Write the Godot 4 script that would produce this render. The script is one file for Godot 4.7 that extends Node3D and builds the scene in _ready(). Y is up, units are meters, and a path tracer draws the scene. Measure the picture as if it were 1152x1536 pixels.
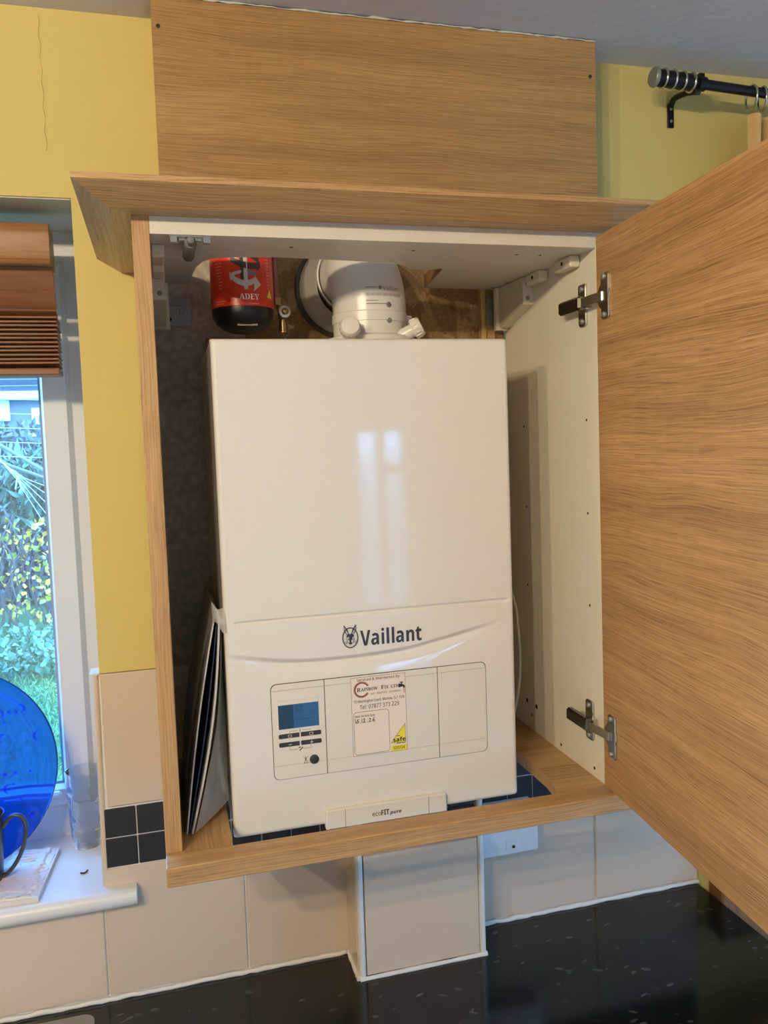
extends Node3D

# ---------------------------------------------------------------- mesh helpers
var S: SurfaceTool
var XF := Transform3D.IDENTITY
var ORG := Vector3.ZERO
var GRAIN := 0
var UVO := Vector2.ZERO
var M := {}
var used := {}

func begin() -> void:
	S = SurfaceTool.new()
	S.begin(Mesh.PRIMITIVE_TRIANGLES)

func vtx(p: Vector3, n: Vector3, uv: Vector2) -> void:
	S.set_normal((XF.basis * n).normalized())
	S.set_uv(uv)
	S.add_vertex(XF * p - ORG)

func tri(a: Vector3, b: Vector3, c: Vector3, na: Vector3, nb: Vector3, nc: Vector3, ua: Vector2, ub: Vector2, uc: Vector2) -> void:
	# counter-clockwise in, clockwise out (Godot's front)
	vtx(a, na, ua); vtx(c, nc, uc); vtx(b, nb, ub)

func uvof(p: Vector3, n: Vector3) -> Vector2:
	var an := n.abs()
	var k := an.max_axis_index()
	if k != GRAIN:
		return Vector2(p[GRAIN], p[3 - k - GRAIN]) + UVO
	return Vector2(p[(k + 1) % 3], p[(k + 2) % 3]) * 0.4 + UVO

func ftri(a: Vector3, b: Vector3, c: Vector3) -> void:
	var n := (b - a).cross(c - a).normalized()
	tri(a, b, c, n, n, n, uvof(a, n), uvof(b, n), uvof(c, n))

func quad(a: Vector3, b: Vector3, c: Vector3, d: Vector3) -> void:
	var n := (c - a).cross(d - b).normalized()
	tri(a, b, c, n, n, n, uvof(a, n), uvof(b, n), uvof(c, n))
	tri(a, c, d, n, n, n, uvof(a, n), uvof(c, n), uvof(d, n))

func box(lo: Vector3, hi: Vector3, bev := 0.0) -> void:
	var c := (lo + hi) / 2.0
	var h := (hi - lo) / 2.0
	bev = minf(bev, 0.45 * minf(h.x, minf(h.y, h.z)) * 2.0)
	for k in 3:
		var i := (k + 1) % 3
		var j := (k + 2) % 3
		for s in [-1.0, 1.0]:
			var q := []
			for t in [[-1, -1], [1, -1], [1, 1], [-1, 1]]:
				var p := Vector3.ZERO
				p[k] = s * h[k]
				p[i] = t[0] * (h[i] - bev)
				p[j] = t[1] * (h[j] - bev)
				q.append(c + p)
			if s > 0: quad(q[0], q[1], q[2], q[3])
			else: quad(q[3], q[2], q[1], q[0])
	if bev <= 0.0: return
	for k in 3:
		var i := (k + 1) % 3
		var j := (k + 2) % 3
		for si in [-1.0, 1.0]:
			for sj in [-1.0, 1.0]:
				var q := []
				for e in [[-1.0, 0], [1.0, 0], [1.0, 1], [-1.0, 1]]:
					var p := Vector3.ZERO
					p[k] = e[0] * (h[k] - bev)
					p[i] = si * (h[i] - (bev if e[1] == 1 else 0.0))
					p[j] = sj * (h[j] - (0.0 if e[1] == 1 else bev))
					q.append(c + p)
				var n: Vector3 = (q[2] - q[0]).cross(q[3] - q[1])
				var out := Vector3.ZERO
				out[i] = si; out[j] = sj
				if n.dot(out) > 0: quad(q[0], q[1], q[2], q[3])
				else: quad(q[3], q[2], q[1], q[0])
	for sx in [-1.0, 1.0]:
		for sy in [-1.0, 1.0]:
			for sz in [-1.0, 1.0]:
				var a := c + Vector3(sx * h.x, sy * (h.y - bev), sz * (h.z - bev))
				var b := c + Vector3(sx * (h.x - bev), sy * h.y, sz * (h.z - bev))
				var d := c + Vector3(sx * (h.x - bev), sy * (h.y - bev), sz * h.z)
				if (b - a).cross(d - a).dot(Vector3(sx, sy, sz)) > 0: ftri(a, b, d)
				else: ftri(a, d, b)

func rr(x0: float, y0: float, x1: float, y1: float, r, seg := 6) -> PackedVector2Array:
	# rounded rectangle, counter-clockwise; r: one radius or [bl, br, tr, tl]
	var rs: Array = r if r is Array else [r, r, r, r]
	var out := PackedVector2Array()
	var cs := [[x0, y0, PI, 1, 1], [x1, y0, 1.5 * PI, -1, 1], [x1, y1, 0.0, -1, -1], [x0, y1, 0.5 * PI, 1, -1]]
	for k in 4:
		var rad: float = rs[k]
		var cn = cs[k]
		if rad < 1e-6:
			out.append(Vector2(cn[0], cn[1]))
			continue
		for i in seg + 1:
			var a: float = cn[2] + i * 0.5 * PI / seg
			out.append(Vector2(cn[0] + cn[3] * rad + rad * cos(a), cn[1] + cn[4] * rad + rad * sin(a)))
	return out

func circle(c: Vector2, r: float, n := 24, ry := -1.0) -> PackedVector2Array:
	var out := PackedVector2Array()
	for i in n:
		out.append(c + Vector2(r * cos(TAU * i / n), (ry if ry > 0 else r) * sin(TAU * i / n)))
	return out

func ccw(poly: PackedVector2Array) -> PackedVector2Array:
	if Geometry2D.is_polygon_clockwise(poly):
		var q := poly.duplicate(); q.reverse(); return q
	return poly

func inset(poly: PackedVector2Array, b: float) -> PackedVector2Array:
	var out := PackedVector2Array()
	var n := poly.size()
	for i in n:
		var e0 := (poly[i] - poly[(i + n - 1) % n]).normalized()
		var e1 := (poly[(i + 1) % n] - poly[i]).normalized()
		var n0 := Vector2(-e0.y, e0.x)
		var n1 := Vector2(-e1.y, e1.x)
		var m := (n0 + n1)
		out.append(poly[i] + m * b / maxf(0.4, 1.0 + n0.dot(n1)))
	return out

func prism(poly0: PackedVector2Array, z0: float, z1: float, bev := 0.0, back := true) -> void:
	# extruded along local z; front face at z1
	var poly := ccw(poly0)
	var n := poly.size()
	var top := inset(poly, bev) if bev > 0 else poly
	var idx := Geometry2D.triangulate_polygon(top)
	for i in range(0, idx.size(), 3):
		var a := top[idx[i]]; var b := top[idx[i + 1]]; var c := top[idx[i + 2]]
		if (b - a).cross(c - a) < 0:
			var t := b; b = c; c = t
		ftri(Vector3(a.x, a.y, z1), Vector3(b.x, b.y, z1), Vector3(c.x, c.y, z1))
	if back:
		idx = Geometry2D.triangulate_polygon(poly)
		for i in range(0, idx.size(), 3):
			var a := poly[idx[i]]; var b := poly[idx[i + 1]]; var c := poly[idx[i + 2]]
			if (b - a).cross(c - a) > 0:
				var t := b; b = c; c = t
			ftri(Vector3(a.x, a.y, z0), Vector3(b.x, b.y, z0), Vector3(c.x, c.y, z0))
	var zs := z1 - bev
	var en := []
	for i in n:
		var e := (poly[(i + 1) % n] - poly[i]).normalized()
		en.append(Vector3(e.y, -e.x, 0))
	for i in n:
		var j := (i + 1) % n
		var pn: Vector3 = en[(i + n - 1) % n]
		var nn: Vector3 = en[j]
		var na: Vector3 = (en[i] + pn).normalized() if pn.dot(en[i]) > 0.8 else en[i]
		var nb: Vector3 = (en[i] + nn).normalized() if nn.dot(en[i]) > 0.8 else en[i]
		var a := Vector3(poly[i].x, poly[i].y, z0); var b := Vector3(poly[j].x, poly[j].y, z0)
		var c := Vector3(poly[j].x, poly[j].y, zs); var d := Vector3(poly[i].x, poly[i].y, zs)
		tri(a, b, c, na, nb, nb, uvof(a, en[i]), uvof(b, en[i]), uvof(c, en[i]))
		tri(a, c, d, na, nb, na, uvof(a, en[i]), uvof(c, en[i]), uvof(d, en[i]))
		if bev > 0:
			var e := Vector3(top[j].x, top[j].y, z1); var f := Vector3(top[i].x, top[i].y, z1)
			var u := Vector3(0, 0, 1)
			var n1 := (na + u).normalized(); var n2 := (nb + u).normalized()
			tri(d, c, e, n1, n2, n2, uvof(d, u), uvof(c, u), uvof(e, u))
			tri(d, e, f, n1, n2, n1, uvof(d, u), uvof(e, u), uvof(f, u))

func lathe(prof: Array, segs := 32, a0 := 0.0, a1 := TAU) -> void:
	# prof: Vector2(radius, height); counter-clockwise profile (outside on the right when going up)
	var n := prof.size()
	var ns := []
	for i in n - 1:
		var d: Vector2 = (prof[i + 1] - prof[i]).normalized()
		ns.append(Vector2(d.y, -d.x))
	for i in n - 1:
		var nA: Vector2 = ns[i]; var nB: Vector2 = ns[i]
		if i > 0 and ns[i - 1].dot(ns[i]) > 0.72: nA = (ns[i - 1] + ns[i]).normalized()
		if i < n - 2 and ns[i + 1].dot(ns[i]) > 0.72: nB = (ns[i + 1] + ns[i]).normalized()
		var p: Vector2 = prof[i]; var q: Vector2 = prof[i + 1]
		for k in segs:
			var t0 := a0 + (a1 - a0) * k / segs; var t1 := a0 + (a1 - a0) * (k + 1) / segs
			var c0 := cos(t0); var s0 := sin(t0); var c1 := cos(t1); var s1 := sin(t1)
			var a := Vector3(p.x * c0, p.y, -p.x * s0); var b := Vector3(p.x * c1, p.y, -p.x * s1)
			var c := Vector3(q.x * c1, q.y, -q.x * s1); var d := Vector3(q.x * c0, q.y, -q.x * s0)
			var na := Vector3(nA.x * c0, nA.y, -nA.x * s0); var nb := Vector3(nA.x * c1, nA.y, -nA.x * s1)
			var nc := Vector3(nB.x * c1, nB.y, -nB.x * s1); var nd := Vector3(nB.x * c0, nB.y, -nB.x * s0)
			var u0 := float(k) / segs; var u1 := float(k + 1) / segs
			if p.x > 1e-6: tri(a, b, c, na, nb, nc, Vector2(u0, p.y), Vector2(u1, p.y), Vector2(u1, q.y))
			if q.x > 1e-6: tri(a, c, d, na, nc, nd, Vector2(u0, p.y), Vector2(u1, q.y), Vector2(u0, q.y))

func tube(pts: Array, rad, segs := 12, caps := true, squash := 1.0) -> void:
	var n := pts.size()
	var rings := []
	var norms := []
	var up := Vector3.UP
	var t0: Vector3 = (pts[1] - pts[0]).normalized()
	if absf(t0.dot(up)) > 0.9: up = Vector3.RIGHT
	var u := t0.cross(up).normalized()
	for i in n:
		var t: Vector3 = (pts[mini(i + 1, n - 1)] - pts[maxi(i - 1, 0)]).normalized()
		u = (u - t * u.dot(t)).normalized()
		var w := t.cross(u)
		var r: float = rad[i] if rad is Array else rad
		var ring := []; var nr := []
		for k in segs:
			var a := TAU * k / segs
			var d := u * cos(a) + w * sin(a) * squash
			ring.append(pts[i] + d * r); nr.append((u * cos(a) + w * sin(a) / squash).normalized())
		rings.append(ring); norms.append(nr)
	for i in n - 1:
		for k in segs:
			var l := (k + 1) % segs
			var ua := Vector2(float(i) / n, float(k) / segs); var ub := Vector2(float(i + 1) / n, float(k + 1) / segs)
			tri(rings[i][k], rings[i][l], rings[i + 1][l], norms[i][k], norms[i][l], norms[i + 1][l], ua, Vector2(ua.x, ub.y), ub)
			tri(rings[i][k], rings[i + 1][l], rings[i + 1][k], norms[i][k], norms[i + 1][l], norms[i + 1][k], ua, ub, Vector2(ub.x, ua.y))
	if caps:
		for e in [0, n - 1]:
			var c: Vector3 = pts[e]
			for k in segs:
				var l := (k + 1) % segs
				if e == 0: ftri(c, rings[e][l], rings[e][k])
				else: ftri(c, rings[e][k], rings[e][l])

func surf(f: Callable, nu: int, nv: int, thick := 0.0, flip := false) -> void:
	# f(u, v) -> Vector3 with u, v in 0..1; du x dv is the front
	for side in ([0] if thick <= 0 else [1, -1]):
		var P := []; var N := []
		for i in nu + 1:
			var rp := []; var rn := []
			for j in nv + 1:
				var a := float(i) / nu; var b := float(j) / nv
				var e := 0.004
				var n: Vector3 = (f.call(minf(a + e, 1), b) - f.call(maxf(a - e, 0), b)).cross(f.call(a, minf(b + e, 1)) - f.call(a, maxf(b - e, 0))).normalized()
				if flip: n = -n
				rp.append(f.call(a, b) + n * side * thick * 0.5); rn.append(n * (-1.0 if side < 0 else 1.0))
			P.append(rp); N.append(rn)
		var rev: bool = flip != (side < 0)
		for i in nu:
			for j in nv:
				var A := [i, j]; var B := [i + 1, j]; var C := [i + 1, j + 1]; var D := [i, j + 1]
				if rev:
					var t := B; B = D; D = t
				var ix := [A, B, C, A, C, D]
				for q in [0, 3]:
					var a = ix[q]; var b = ix[q + 1]; var c = ix[q + 2]
					tri(P[a[0]][a[1]], P[b[0]][b[1]], P[c[0]][c[1]], N[a[0]][a[1]], N[b[0]][b[1]], N[c[0]][c[1]], Vector2(float(a[0]) / nu, float(a[1]) / nv), Vector2(float(b[0]) / nu, float(b[1]) / nv), Vector2(float(c[0]) / nu, float(c[1]) / nv))
		if side == 1 and thick > 0.0008:
			for e in [[0, 1], [nu, -1]]:
				for j in nv:
					var p0: Vector3 = P[e[0]][j]; var p1: Vector3 = P[e[0]][j + 1]; var d0: Vector3 = N[e[0]][j] * -thick; var d1: Vector3 = N[e[0]][j + 1] * -thick
					if (e[1] > 0) != flip: quad(p0, p1, p1 + d1, p0 + d0)
					else: quad(p1, p0, p0 + d0, p1 + d1)
			for e in [[0, 1], [nv, -1]]:
				for i in nu:
					var p0: Vector3 = P[i][e[0]]; var p1: Vector3 = P[i + 1][e[0]]; var d0: Vector3 = N[i][e[0]] * -thick; var d1: Vector3 = N[i + 1][e[0]] * -thick
					if (e[1] > 0) != flip: quad(p1, p0, p0 + d0, p1 + d1)
					else: quad(p0, p1, p1 + d1, p0 + d0)

func strip(pts: Array, w: float, z0: float, z1: float) -> void:
	# a flat drawn line through 2-D points
	for i in pts.size() - 1:
		var a: Vector2 = pts[i]; var b: Vector2 = pts[i + 1]
		var d := (b - a).normalized() * w * 0.5
		var s := Vector2(-d.y, d.x)
		prism(PackedVector2Array([a - d - s, b + d - s, b + d + s, a - d + s]), z0, z1, 0.0, false)

func loop2(poly: PackedVector2Array, w: float, z0: float, z1: float) -> void:
	var q := ccw(poly)
	var p := inset(q, w)
	var n := q.size()
	for i in n:
		var j := (i + 1) % n
		quad(Vector3(q[i].x, q[i].y, z1), Vector3(q[j].x, q[j].y, z1), Vector3(p[j].x, p[j].y, z1), Vector3(p[i].x, p[i].y, z1))
		quad(Vector3(q[i].x, q[i].y, z0), Vector3(q[j].x, q[j].y, z0), Vector3(q[j].x, q[j].y, z1), Vector3(q[i].x, q[i].y, z1))

# ---------------------------------------------------------------- node helpers
func numbered(called: String) -> String:
	var k: int = used.get(called, 0)
	used[called] = k + 1
	return called if k == 0 else "%s_%03d" % [called, k]

func done(called: String, mat: Material, parent: Node = null) -> MeshInstance3D:
	var o := MeshInstance3D.new()
	o.mesh = S.commit()
	o.material_override = mat
	if parent == null:
		o.name = numbered(called)
		o.position = ORG
		add_child(o, true)
	else:
		var nm := called; var k := 0
		while parent.has_node(NodePath(nm)):
			k += 1
			nm = "%s_%03d" % [called, k]
		o.name = nm
		parent.add_child(o, true)
	return o

func thing(called: String, label: String, category: String, base: Vector3, group := "") -> Node3D:
	var o := Node3D.new()
	o.name = numbered(called)
	o.position = base
	add_child(o, true)
	ORG = base
	return tag(o, label, category, group)

func tag(o: Node3D, label: String, category: String, group := "") -> Node3D:
	o.set_meta("label", label); o.set_meta("category", category)
	if group: o.set_meta("group", group)
	return o

func struct(called: String, mat: Material, label := "") -> MeshInstance3D:
	var o := done(called, mat)
	o.set_meta("kind", "structure")
	if label: o.set_meta("label", label)
	return o

func stuff(o: Node3D) -> Node3D:
	o.set_meta("kind", "stuff"); return o

func basis_to(y: Vector3) -> Basis:
	var yy := y.normalized()
	var x := yy.cross(Vector3.FORWARD if absf(yy.z) < 0.9 else Vector3.RIGHT).normalized()
	return Basis(x, yy, x.cross(yy))

func text(txt: String, x0: float, x1: float, y0: float, y1: float, z: float, mat: Material, parent: Node, font := "Droid Sans", weight := 400, slant := 0.0, called := "lettering") -> MeshInstance3D:
	# lettering whose ink fills the box x0..x1, y0..y1 on the plane z (world), facing +z
	var t := TextMesh.new()
	var f := SystemFont.new()
	f.font_names = PackedStringArray([font]); f.font_weight = weight
	t.font = f; t.text = txt; t.font_size = 64; t.pixel_size = 0.01; t.depth = 0.02; t.curve_step = 2.0
	var bb := t.get_aabb()
	var o := MeshInstance3D.new()
	o.mesh = t; o.material_override = mat
	var nm := called; var k := 0
	while parent.has_node(NodePath(nm)):
		k += 1; nm = "%s_%03d" % [called, k]
	o.name = nm
	var sx := (x1 - x0) / bb.size.x; var sy := (y1 - y0) / bb.size.y
	var b := Basis(Vector3(sx, 0, 0), Vector3(slant * sy, sy, 0), Vector3(0, 0, 0.02))
	o.transform = Transform3D(b, Vector3(x0, y0, z) - ORG - b * Vector3(bb.position.x, bb.position.y, 0.0))
	parent.add_child(o, true)
	return o

# ---------------------------------------------------------------- materials
func mat(c: Color, rough := 0.6, metal := 0.0) -> StandardMaterial3D:
	var m := StandardMaterial3D.new()
	m.albedo_color = c; m.roughness = rough; m.metallic = metal
	return m

func c8(r: int, g: int, b: int) -> Color:
	return Color8(r, g, b)

func noise(sd: int, freq: float, oct := 3, kind := FastNoiseLite.TYPE_SIMPLEX_SMOOTH) -> FastNoiseLite:
	var n := FastNoiseLite.new()
	n.seed = sd; n.frequency = freq; n.fractal_octaves = oct; n.noise_type = kind
	return n

func tex(im: Image) -> ImageTexture:
	return ImageTexture.create_from_image(im)

func oak_image(sd: int, base: Color, dark: Color, amp := 1.0, W := 768, H := 2048) -> Image:
	# grain runs along u; the picture stands for 1 m both ways
	var bands := noise(sd, 0.035, 2).get_image(24, H / 4, false, false, false)
	var fine := noise(sd + 1, 0.26, 3).get_image(11, H, false, false, false)
	var pore := noise(sd + 2, 0.40, 2).get_image(26, H, false, false, false)
	var bend := noise(sd + 3, 0.30, 2).get_image(12, 20, false, false, false)
	for im in [bands, fine, pore, bend]:
		im.convert(Image.FORMAT_L8)
		im.resize(W, H, Image.INTERPOLATE_CUBIC)
	var a: PackedByteArray = bands.get_data(); var b: PackedByteArray = fine.get_data(); var p: PackedByteArray = pore.get_data(); var w: PackedByteArray = bend.get_data()
	var out := PackedByteArray(); out.resize(W * H * 3)
	var sway := H / 2048.0 * 0.11
	for k in W * H:
		var y := posmod(k / W + int((w[k] - 128) * sway), H)
		var q := y * W + k % W
		var g := b[q] / 255.0 - 0.42
		var t := clampf(0.20 + amp * (0.40 * (a[q] / 255.0 - 0.42) + 0.62 * g + 0.34 * smoothstep(140.0, 190.0, p[q])), 0.0, 1.0)
		out[k * 3] = int(255.0 * lerpf(base.r, dark.r, t)); out[k * 3 + 1] = int(255.0 * lerpf(base.g, dark.g, t)); out[k * 3 + 2] = int(255.0 * lerpf(base.b, dark.b, t))
	return Image.create_from_data(W, H, false, Image.FORMAT_RGB8, out)

func blotch_image(sd: int, cols: Array, freq: float, W := 512) -> Image:
	# hard-edged patches of several colours, as scraped plaster has them
	var n1 := noise(sd, freq, 5); n1.domain_warp_enabled = true; n1.domain_warp_amplitude = 30.0
	var n2 := noise(sd + 5, 0.12, 3)
	var im := Image.create(W, W, false, Image.FORMAT_RGB8)
	for y in W:
		for x in W:
			var v := n1.get_noise_2d(x, y * 0.8) * 1.3 * 0.5 + 0.5
			var k := clampf(v, 0.0, 0.999) * (cols.size() - 1)
			var i := int(k)
			var f := smoothstep(0.44, 0.56, k - i)
			var c: Color = cols[i].lerp(cols[i + 1], f)
			var g := 1.0 + 0.16 * n2.get_noise_2d(x, y)
			im.set_pixel(x, y, Color(c.r * g, c.g * g, c.b * g))
	return im

func fleck_image(sd: int) -> Image:
	var W := 1024
	var rng := RandomNumberGenerator.new(); rng.seed = sd
	var im := Image.create(W, W, false, Image.FORMAT_RGB8)
	im.fill(c8(15, 16, 14))
	for k in 9000:
		var x := rng.randi_range(0, W - 2); var y := rng.randi_range(0, W - 2)
		var g := rng.randf_range(0.05, 0.11)
		im.fill_rect(Rect2i(x, y, rng.randi_range(1, 3), rng.randi_range(1, 2)), Color(g, g * 1.02, g * 0.9))
	for k in 620:
		var cx := rng.randf_range(8, W - 8); var cy := rng.randf_range(8, W - 8)
		var a := rng.randf_range(2.5, 10.0); var b := a * rng.randf_range(0.3, 0.6); var an := rng.randf_range(-0.7, 0.7)
		var g := rng.randf_range(0.12, 0.27)
		for y in range(int(cy - a), int(cy + a) + 1):
			for x in range(int(cx - a), int(cx + a) + 1):
				var dx := x - cx; var dy := y - cy
				var u := dx * cos(an) + dy * sin(an); var v := -dx * sin(an) + dy * cos(an)
				if (u * u) / (a * a) + (v * v) / (b * b) < 1.0 - 0.4 * rng.randf() and x >= 0 and y >= 0 and x < W and y < W:
					im.set_pixel(x, y, Color(g, g * 1.03, g * 0.95))
	return im

func bump(m: StandardMaterial3D, sd: int, freq: float, scale: float, strength := 0.5, W := 256) -> StandardMaterial3D:
	var n := noise(sd, freq, 3)
	var im := n.get_seamless_image(W, W)
	im.convert(Image.FORMAT_RGBA8)
	im.bump_map_to_normal_map(2.0)
	m.normal_enabled = true; m.normal_texture = tex(im); m.normal_scale = strength
	m.uv1_triplanar = true; m.uv1_world_triplanar = true; m.uv1_scale = Vector3.ONE * scale
	return m

func materials() -> void:
	var oak := oak_image(11, c8(208, 168, 116), c8(136, 96, 56), 1.15)
	var oak_tex := tex(oak)
	M.oak = mat(Color.WHITE, 0.42); M.oak.albedo_texture = oak_tex
	M.oak_dull = mat(Color(0.97, 0.95, 0.86), 0.5); M.oak_dull.albedo_texture = tex(oak_image(31, c8(200, 158, 110), c8(132, 94, 56), 1.1))
	M.door = mat(Color.WHITE, 0.45); M.door.albedo_texture = tex(oak_image(57, c8(208, 162, 110), c8(126, 86, 48), 1.2))
	M.blind = mat(Color.WHITE, 0.4); M.blind.albedo_texture = tex(oak_image(77, c8(168, 118, 70), c8(128, 82, 45), 0.8, 512, 512))
	M.slat = mat(Color(0.84, 0.78, 0.76), 0.45); M.slat.albedo_texture = M.blind.albedo_texture
	M.yellow = bump(mat(c8(216, 194, 116), 0.75), 3, 0.03, 2.2, 0.25)
	M.ceiling = bump(mat(c8(214, 210, 206), 0.8), 4, 0.03, 3.0, 0.3)
	M.white_wall = mat(c8(232, 228, 218), 0.8)
	M.reveal = bump(mat(c8(205, 200, 182), 0.7), 5, 0.04, 4.0, 0.5)
	M.floor = mat(c8(180, 168, 150), 0.6)
	M.grout = mat(c8(226, 220, 210), 0.85)
	M.tile = bump(mat(c8(213, 190, 163), 0.22), 6, 0.015, 3.0, 0.12)
	M.mosaic = bump(mat(c8(43, 42, 42), 0.3), 7, 0.03, 6.0, 0.2)
	M.trim = mat(c8(222, 216, 206), 0.35)
	M.sealant = mat(c8(225, 216, 202), 0.5)
	M.worktop = mat(Color.WHITE, 0.13); M.worktop.albedo_texture = tex(fleck_image(5))
	M.melamine = mat(c8(228, 219, 196), 0.45)
	M.melamine_under = mat(c8(220, 212, 194), 0.4)
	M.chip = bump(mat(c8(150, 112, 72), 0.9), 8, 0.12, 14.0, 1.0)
	M.chip.albedo_texture = null
	M.plaster = mat(Color.WHITE, 0.9)
	M.plaster.albedo_texture = tex(blotch_image(21, [c8(120, 90, 60), c8(150, 118, 80), c8(178, 146, 104), c8(150, 116, 78), c8(222, 204, 172)], 0.006))
	M.plaster.uv1_triplanar = true; M.plaster.uv1_world_triplanar = true; M.plaster.uv1_scale = Vector3.ONE * 2.2
	M.plaster_grey = mat(Color.WHITE, 0.9)
	M.plaster_grey.albedo_texture = tex(blotch_image(23, [c8(172, 160, 144), c8(182, 170, 154), c8(176, 164, 148)], 0.01, 256))
	M.plaster_grey.uv1_triplanar = true; M.plaster_grey.uv1_world_triplanar = true; M.plaster_grey.uv1_scale = Vector3.ONE * 2.0
	M.boiler = bump(mat(c8(232, 228, 220), 0.5), 9, 0.09, 9.0, 0.03)
	M.boiler.clearcoat_enabled = true; M.boiler.clearcoat = 1.0; M.boiler.clearcoat_roughness = 0.05
	M.boiler_plastic = mat(c8(228, 223, 213), 0.32)
	M.seam = mat(c8(52, 47, 42), 0.8)
	M.ink = mat(c8(42, 40, 44), 0.5)
	M.brand_ink = mat(c8(60, 60, 70), 0.28)
	M.grey_ink = mat(c8(120, 115, 112), 0.6)
	M.lcd = mat(c8(40, 92, 140), 0.12); M.lcd.emission_enabled = true; M.lcd.emission = c8(28, 82, 150); M.lcd.emission_energy_multiplier = 0.10
	M.lcd_dark = mat(c8(26, 62, 92), 0.3)
	M.button = mat(c8(52, 52, 54), 0.5)
	M.paper = mat(c8(238, 226, 214), 0.6)
	M.safety_yellow = mat(c8(240, 226, 70), 0.6)
	M.maroon = mat(c8(110, 50, 55), 0.6)
	M.orange_ring = mat(c8(190, 130, 105), 0.6)
	M.pink = mat(c8(205, 170, 160), 0.6)
	M.flue = mat(c8(226, 221, 212), 0.28)
	M.flue_ink = mat(c8(150, 142, 134), 0.6)
	M.rubber = mat(c8(70, 68, 64), 0.6)
	M.grey_pipe = mat(c8(190, 184, 172), 0.4)
	M.red = mat(c8(218, 56, 32), 0.3)
	M.black = mat(c8(16, 16, 18), 0.35)
	M.silver_ink = mat(c8(200, 190, 175), 0.4)
	M.dark_ink = mat(c8(70, 55, 48), 0.5)
	M.pink_ink = mat(c8(240, 150, 125), 0.6)
	M.white_ink = mat(c8(250, 240, 225), 0.5)
	M.copper = mat(c8(150, 100, 90), 0.4, 0.7)
	M.brass = mat(c8(170, 140, 90), 0.35, 0.9)
	M.chrome = mat(c8(200, 196, 186), 0.22, 1.0)
	M.dark_chrome = mat(c8(120, 112, 100), 0.25, 1.0)
	M.steel = mat(c8(150, 148, 142), 0.45, 0.55)
	M.grey_plastic = mat(c8(110, 108, 104), 0.45)
	M.cream_plastic = mat(c8(226, 214, 186), 0.4)
	M.wood_raw = mat(Color(1.0, 0.97, 0.9), 0.7); M.wood_raw.albedo_texture = tex(oak_image(91, c8(216, 186, 134), c8(184, 146, 96), 0.6, 512, 512))
	M.board = mat(Color(0.72, 0.62, 0.5), 0.5); M.board.albedo_texture = oak_tex
	M.hole = mat(c8(30, 24, 18), 0.9)
	M.black_iron = mat(c8(18, 18, 22), 0.35, 0.3)
	M.curtain = mat(c8(214, 176, 116), 0.85); M.curtain.backlight_enabled = true; M.curtain.backlight = Color(0.05, 0.035, 0.015)
	M.upvc = mat(c8(226, 222, 220), 0.28)
	M.gasket = mat(c8(150, 158, 178), 0.5)
	M.sill = mat(c8(224, 218, 210), 0.32)
	M.glass = mat(Color(0.95, 0.98, 1.0, 0.06), 0.02); M.glass.transparency = BaseMaterial3D.TRANSPARENCY_ALPHA
	M.tumbler = mat(Color(0.97, 0.985, 1.0, 0.02), 0.02); M.tumbler.refraction_enabled = true; M.tumbler.refraction_scale = 0.022
	M.blue_glass = mat(Color(0.12, 0.50, 1.0, 0.03), 0.04); M.blue_glass.refraction_enabled = true; M.blue_glass.refraction_scale = 0.05
	M.mug = mat(c8(86, 88, 92), 0.3, 0.6)
	M.plaque = mat(c8(222, 212, 204), 0.6)
	M.poly = mat(Color(0.86, 0.85, 0.83, 0.35), 0.35); M.poly.transparency = BaseMaterial3D.TRANSPARENCY_ALPHA
	M.leaflet = mat(c8(40, 44, 80), 0.4)
	M.booklet = mat(c8(214, 210, 206), 0.5)
	M.white_plastic = mat(c8(224, 222, 218), 0.35)
	M.crumb = mat(c8(70, 60, 55), 0.8)
	M.bulb = mat(c8(255, 240, 214), 0.4); M.bulb.emission_enabled = true; M.bulb.emission = c8(255, 232, 196); M.bulb.emission_energy_multiplier = 3.0

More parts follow.
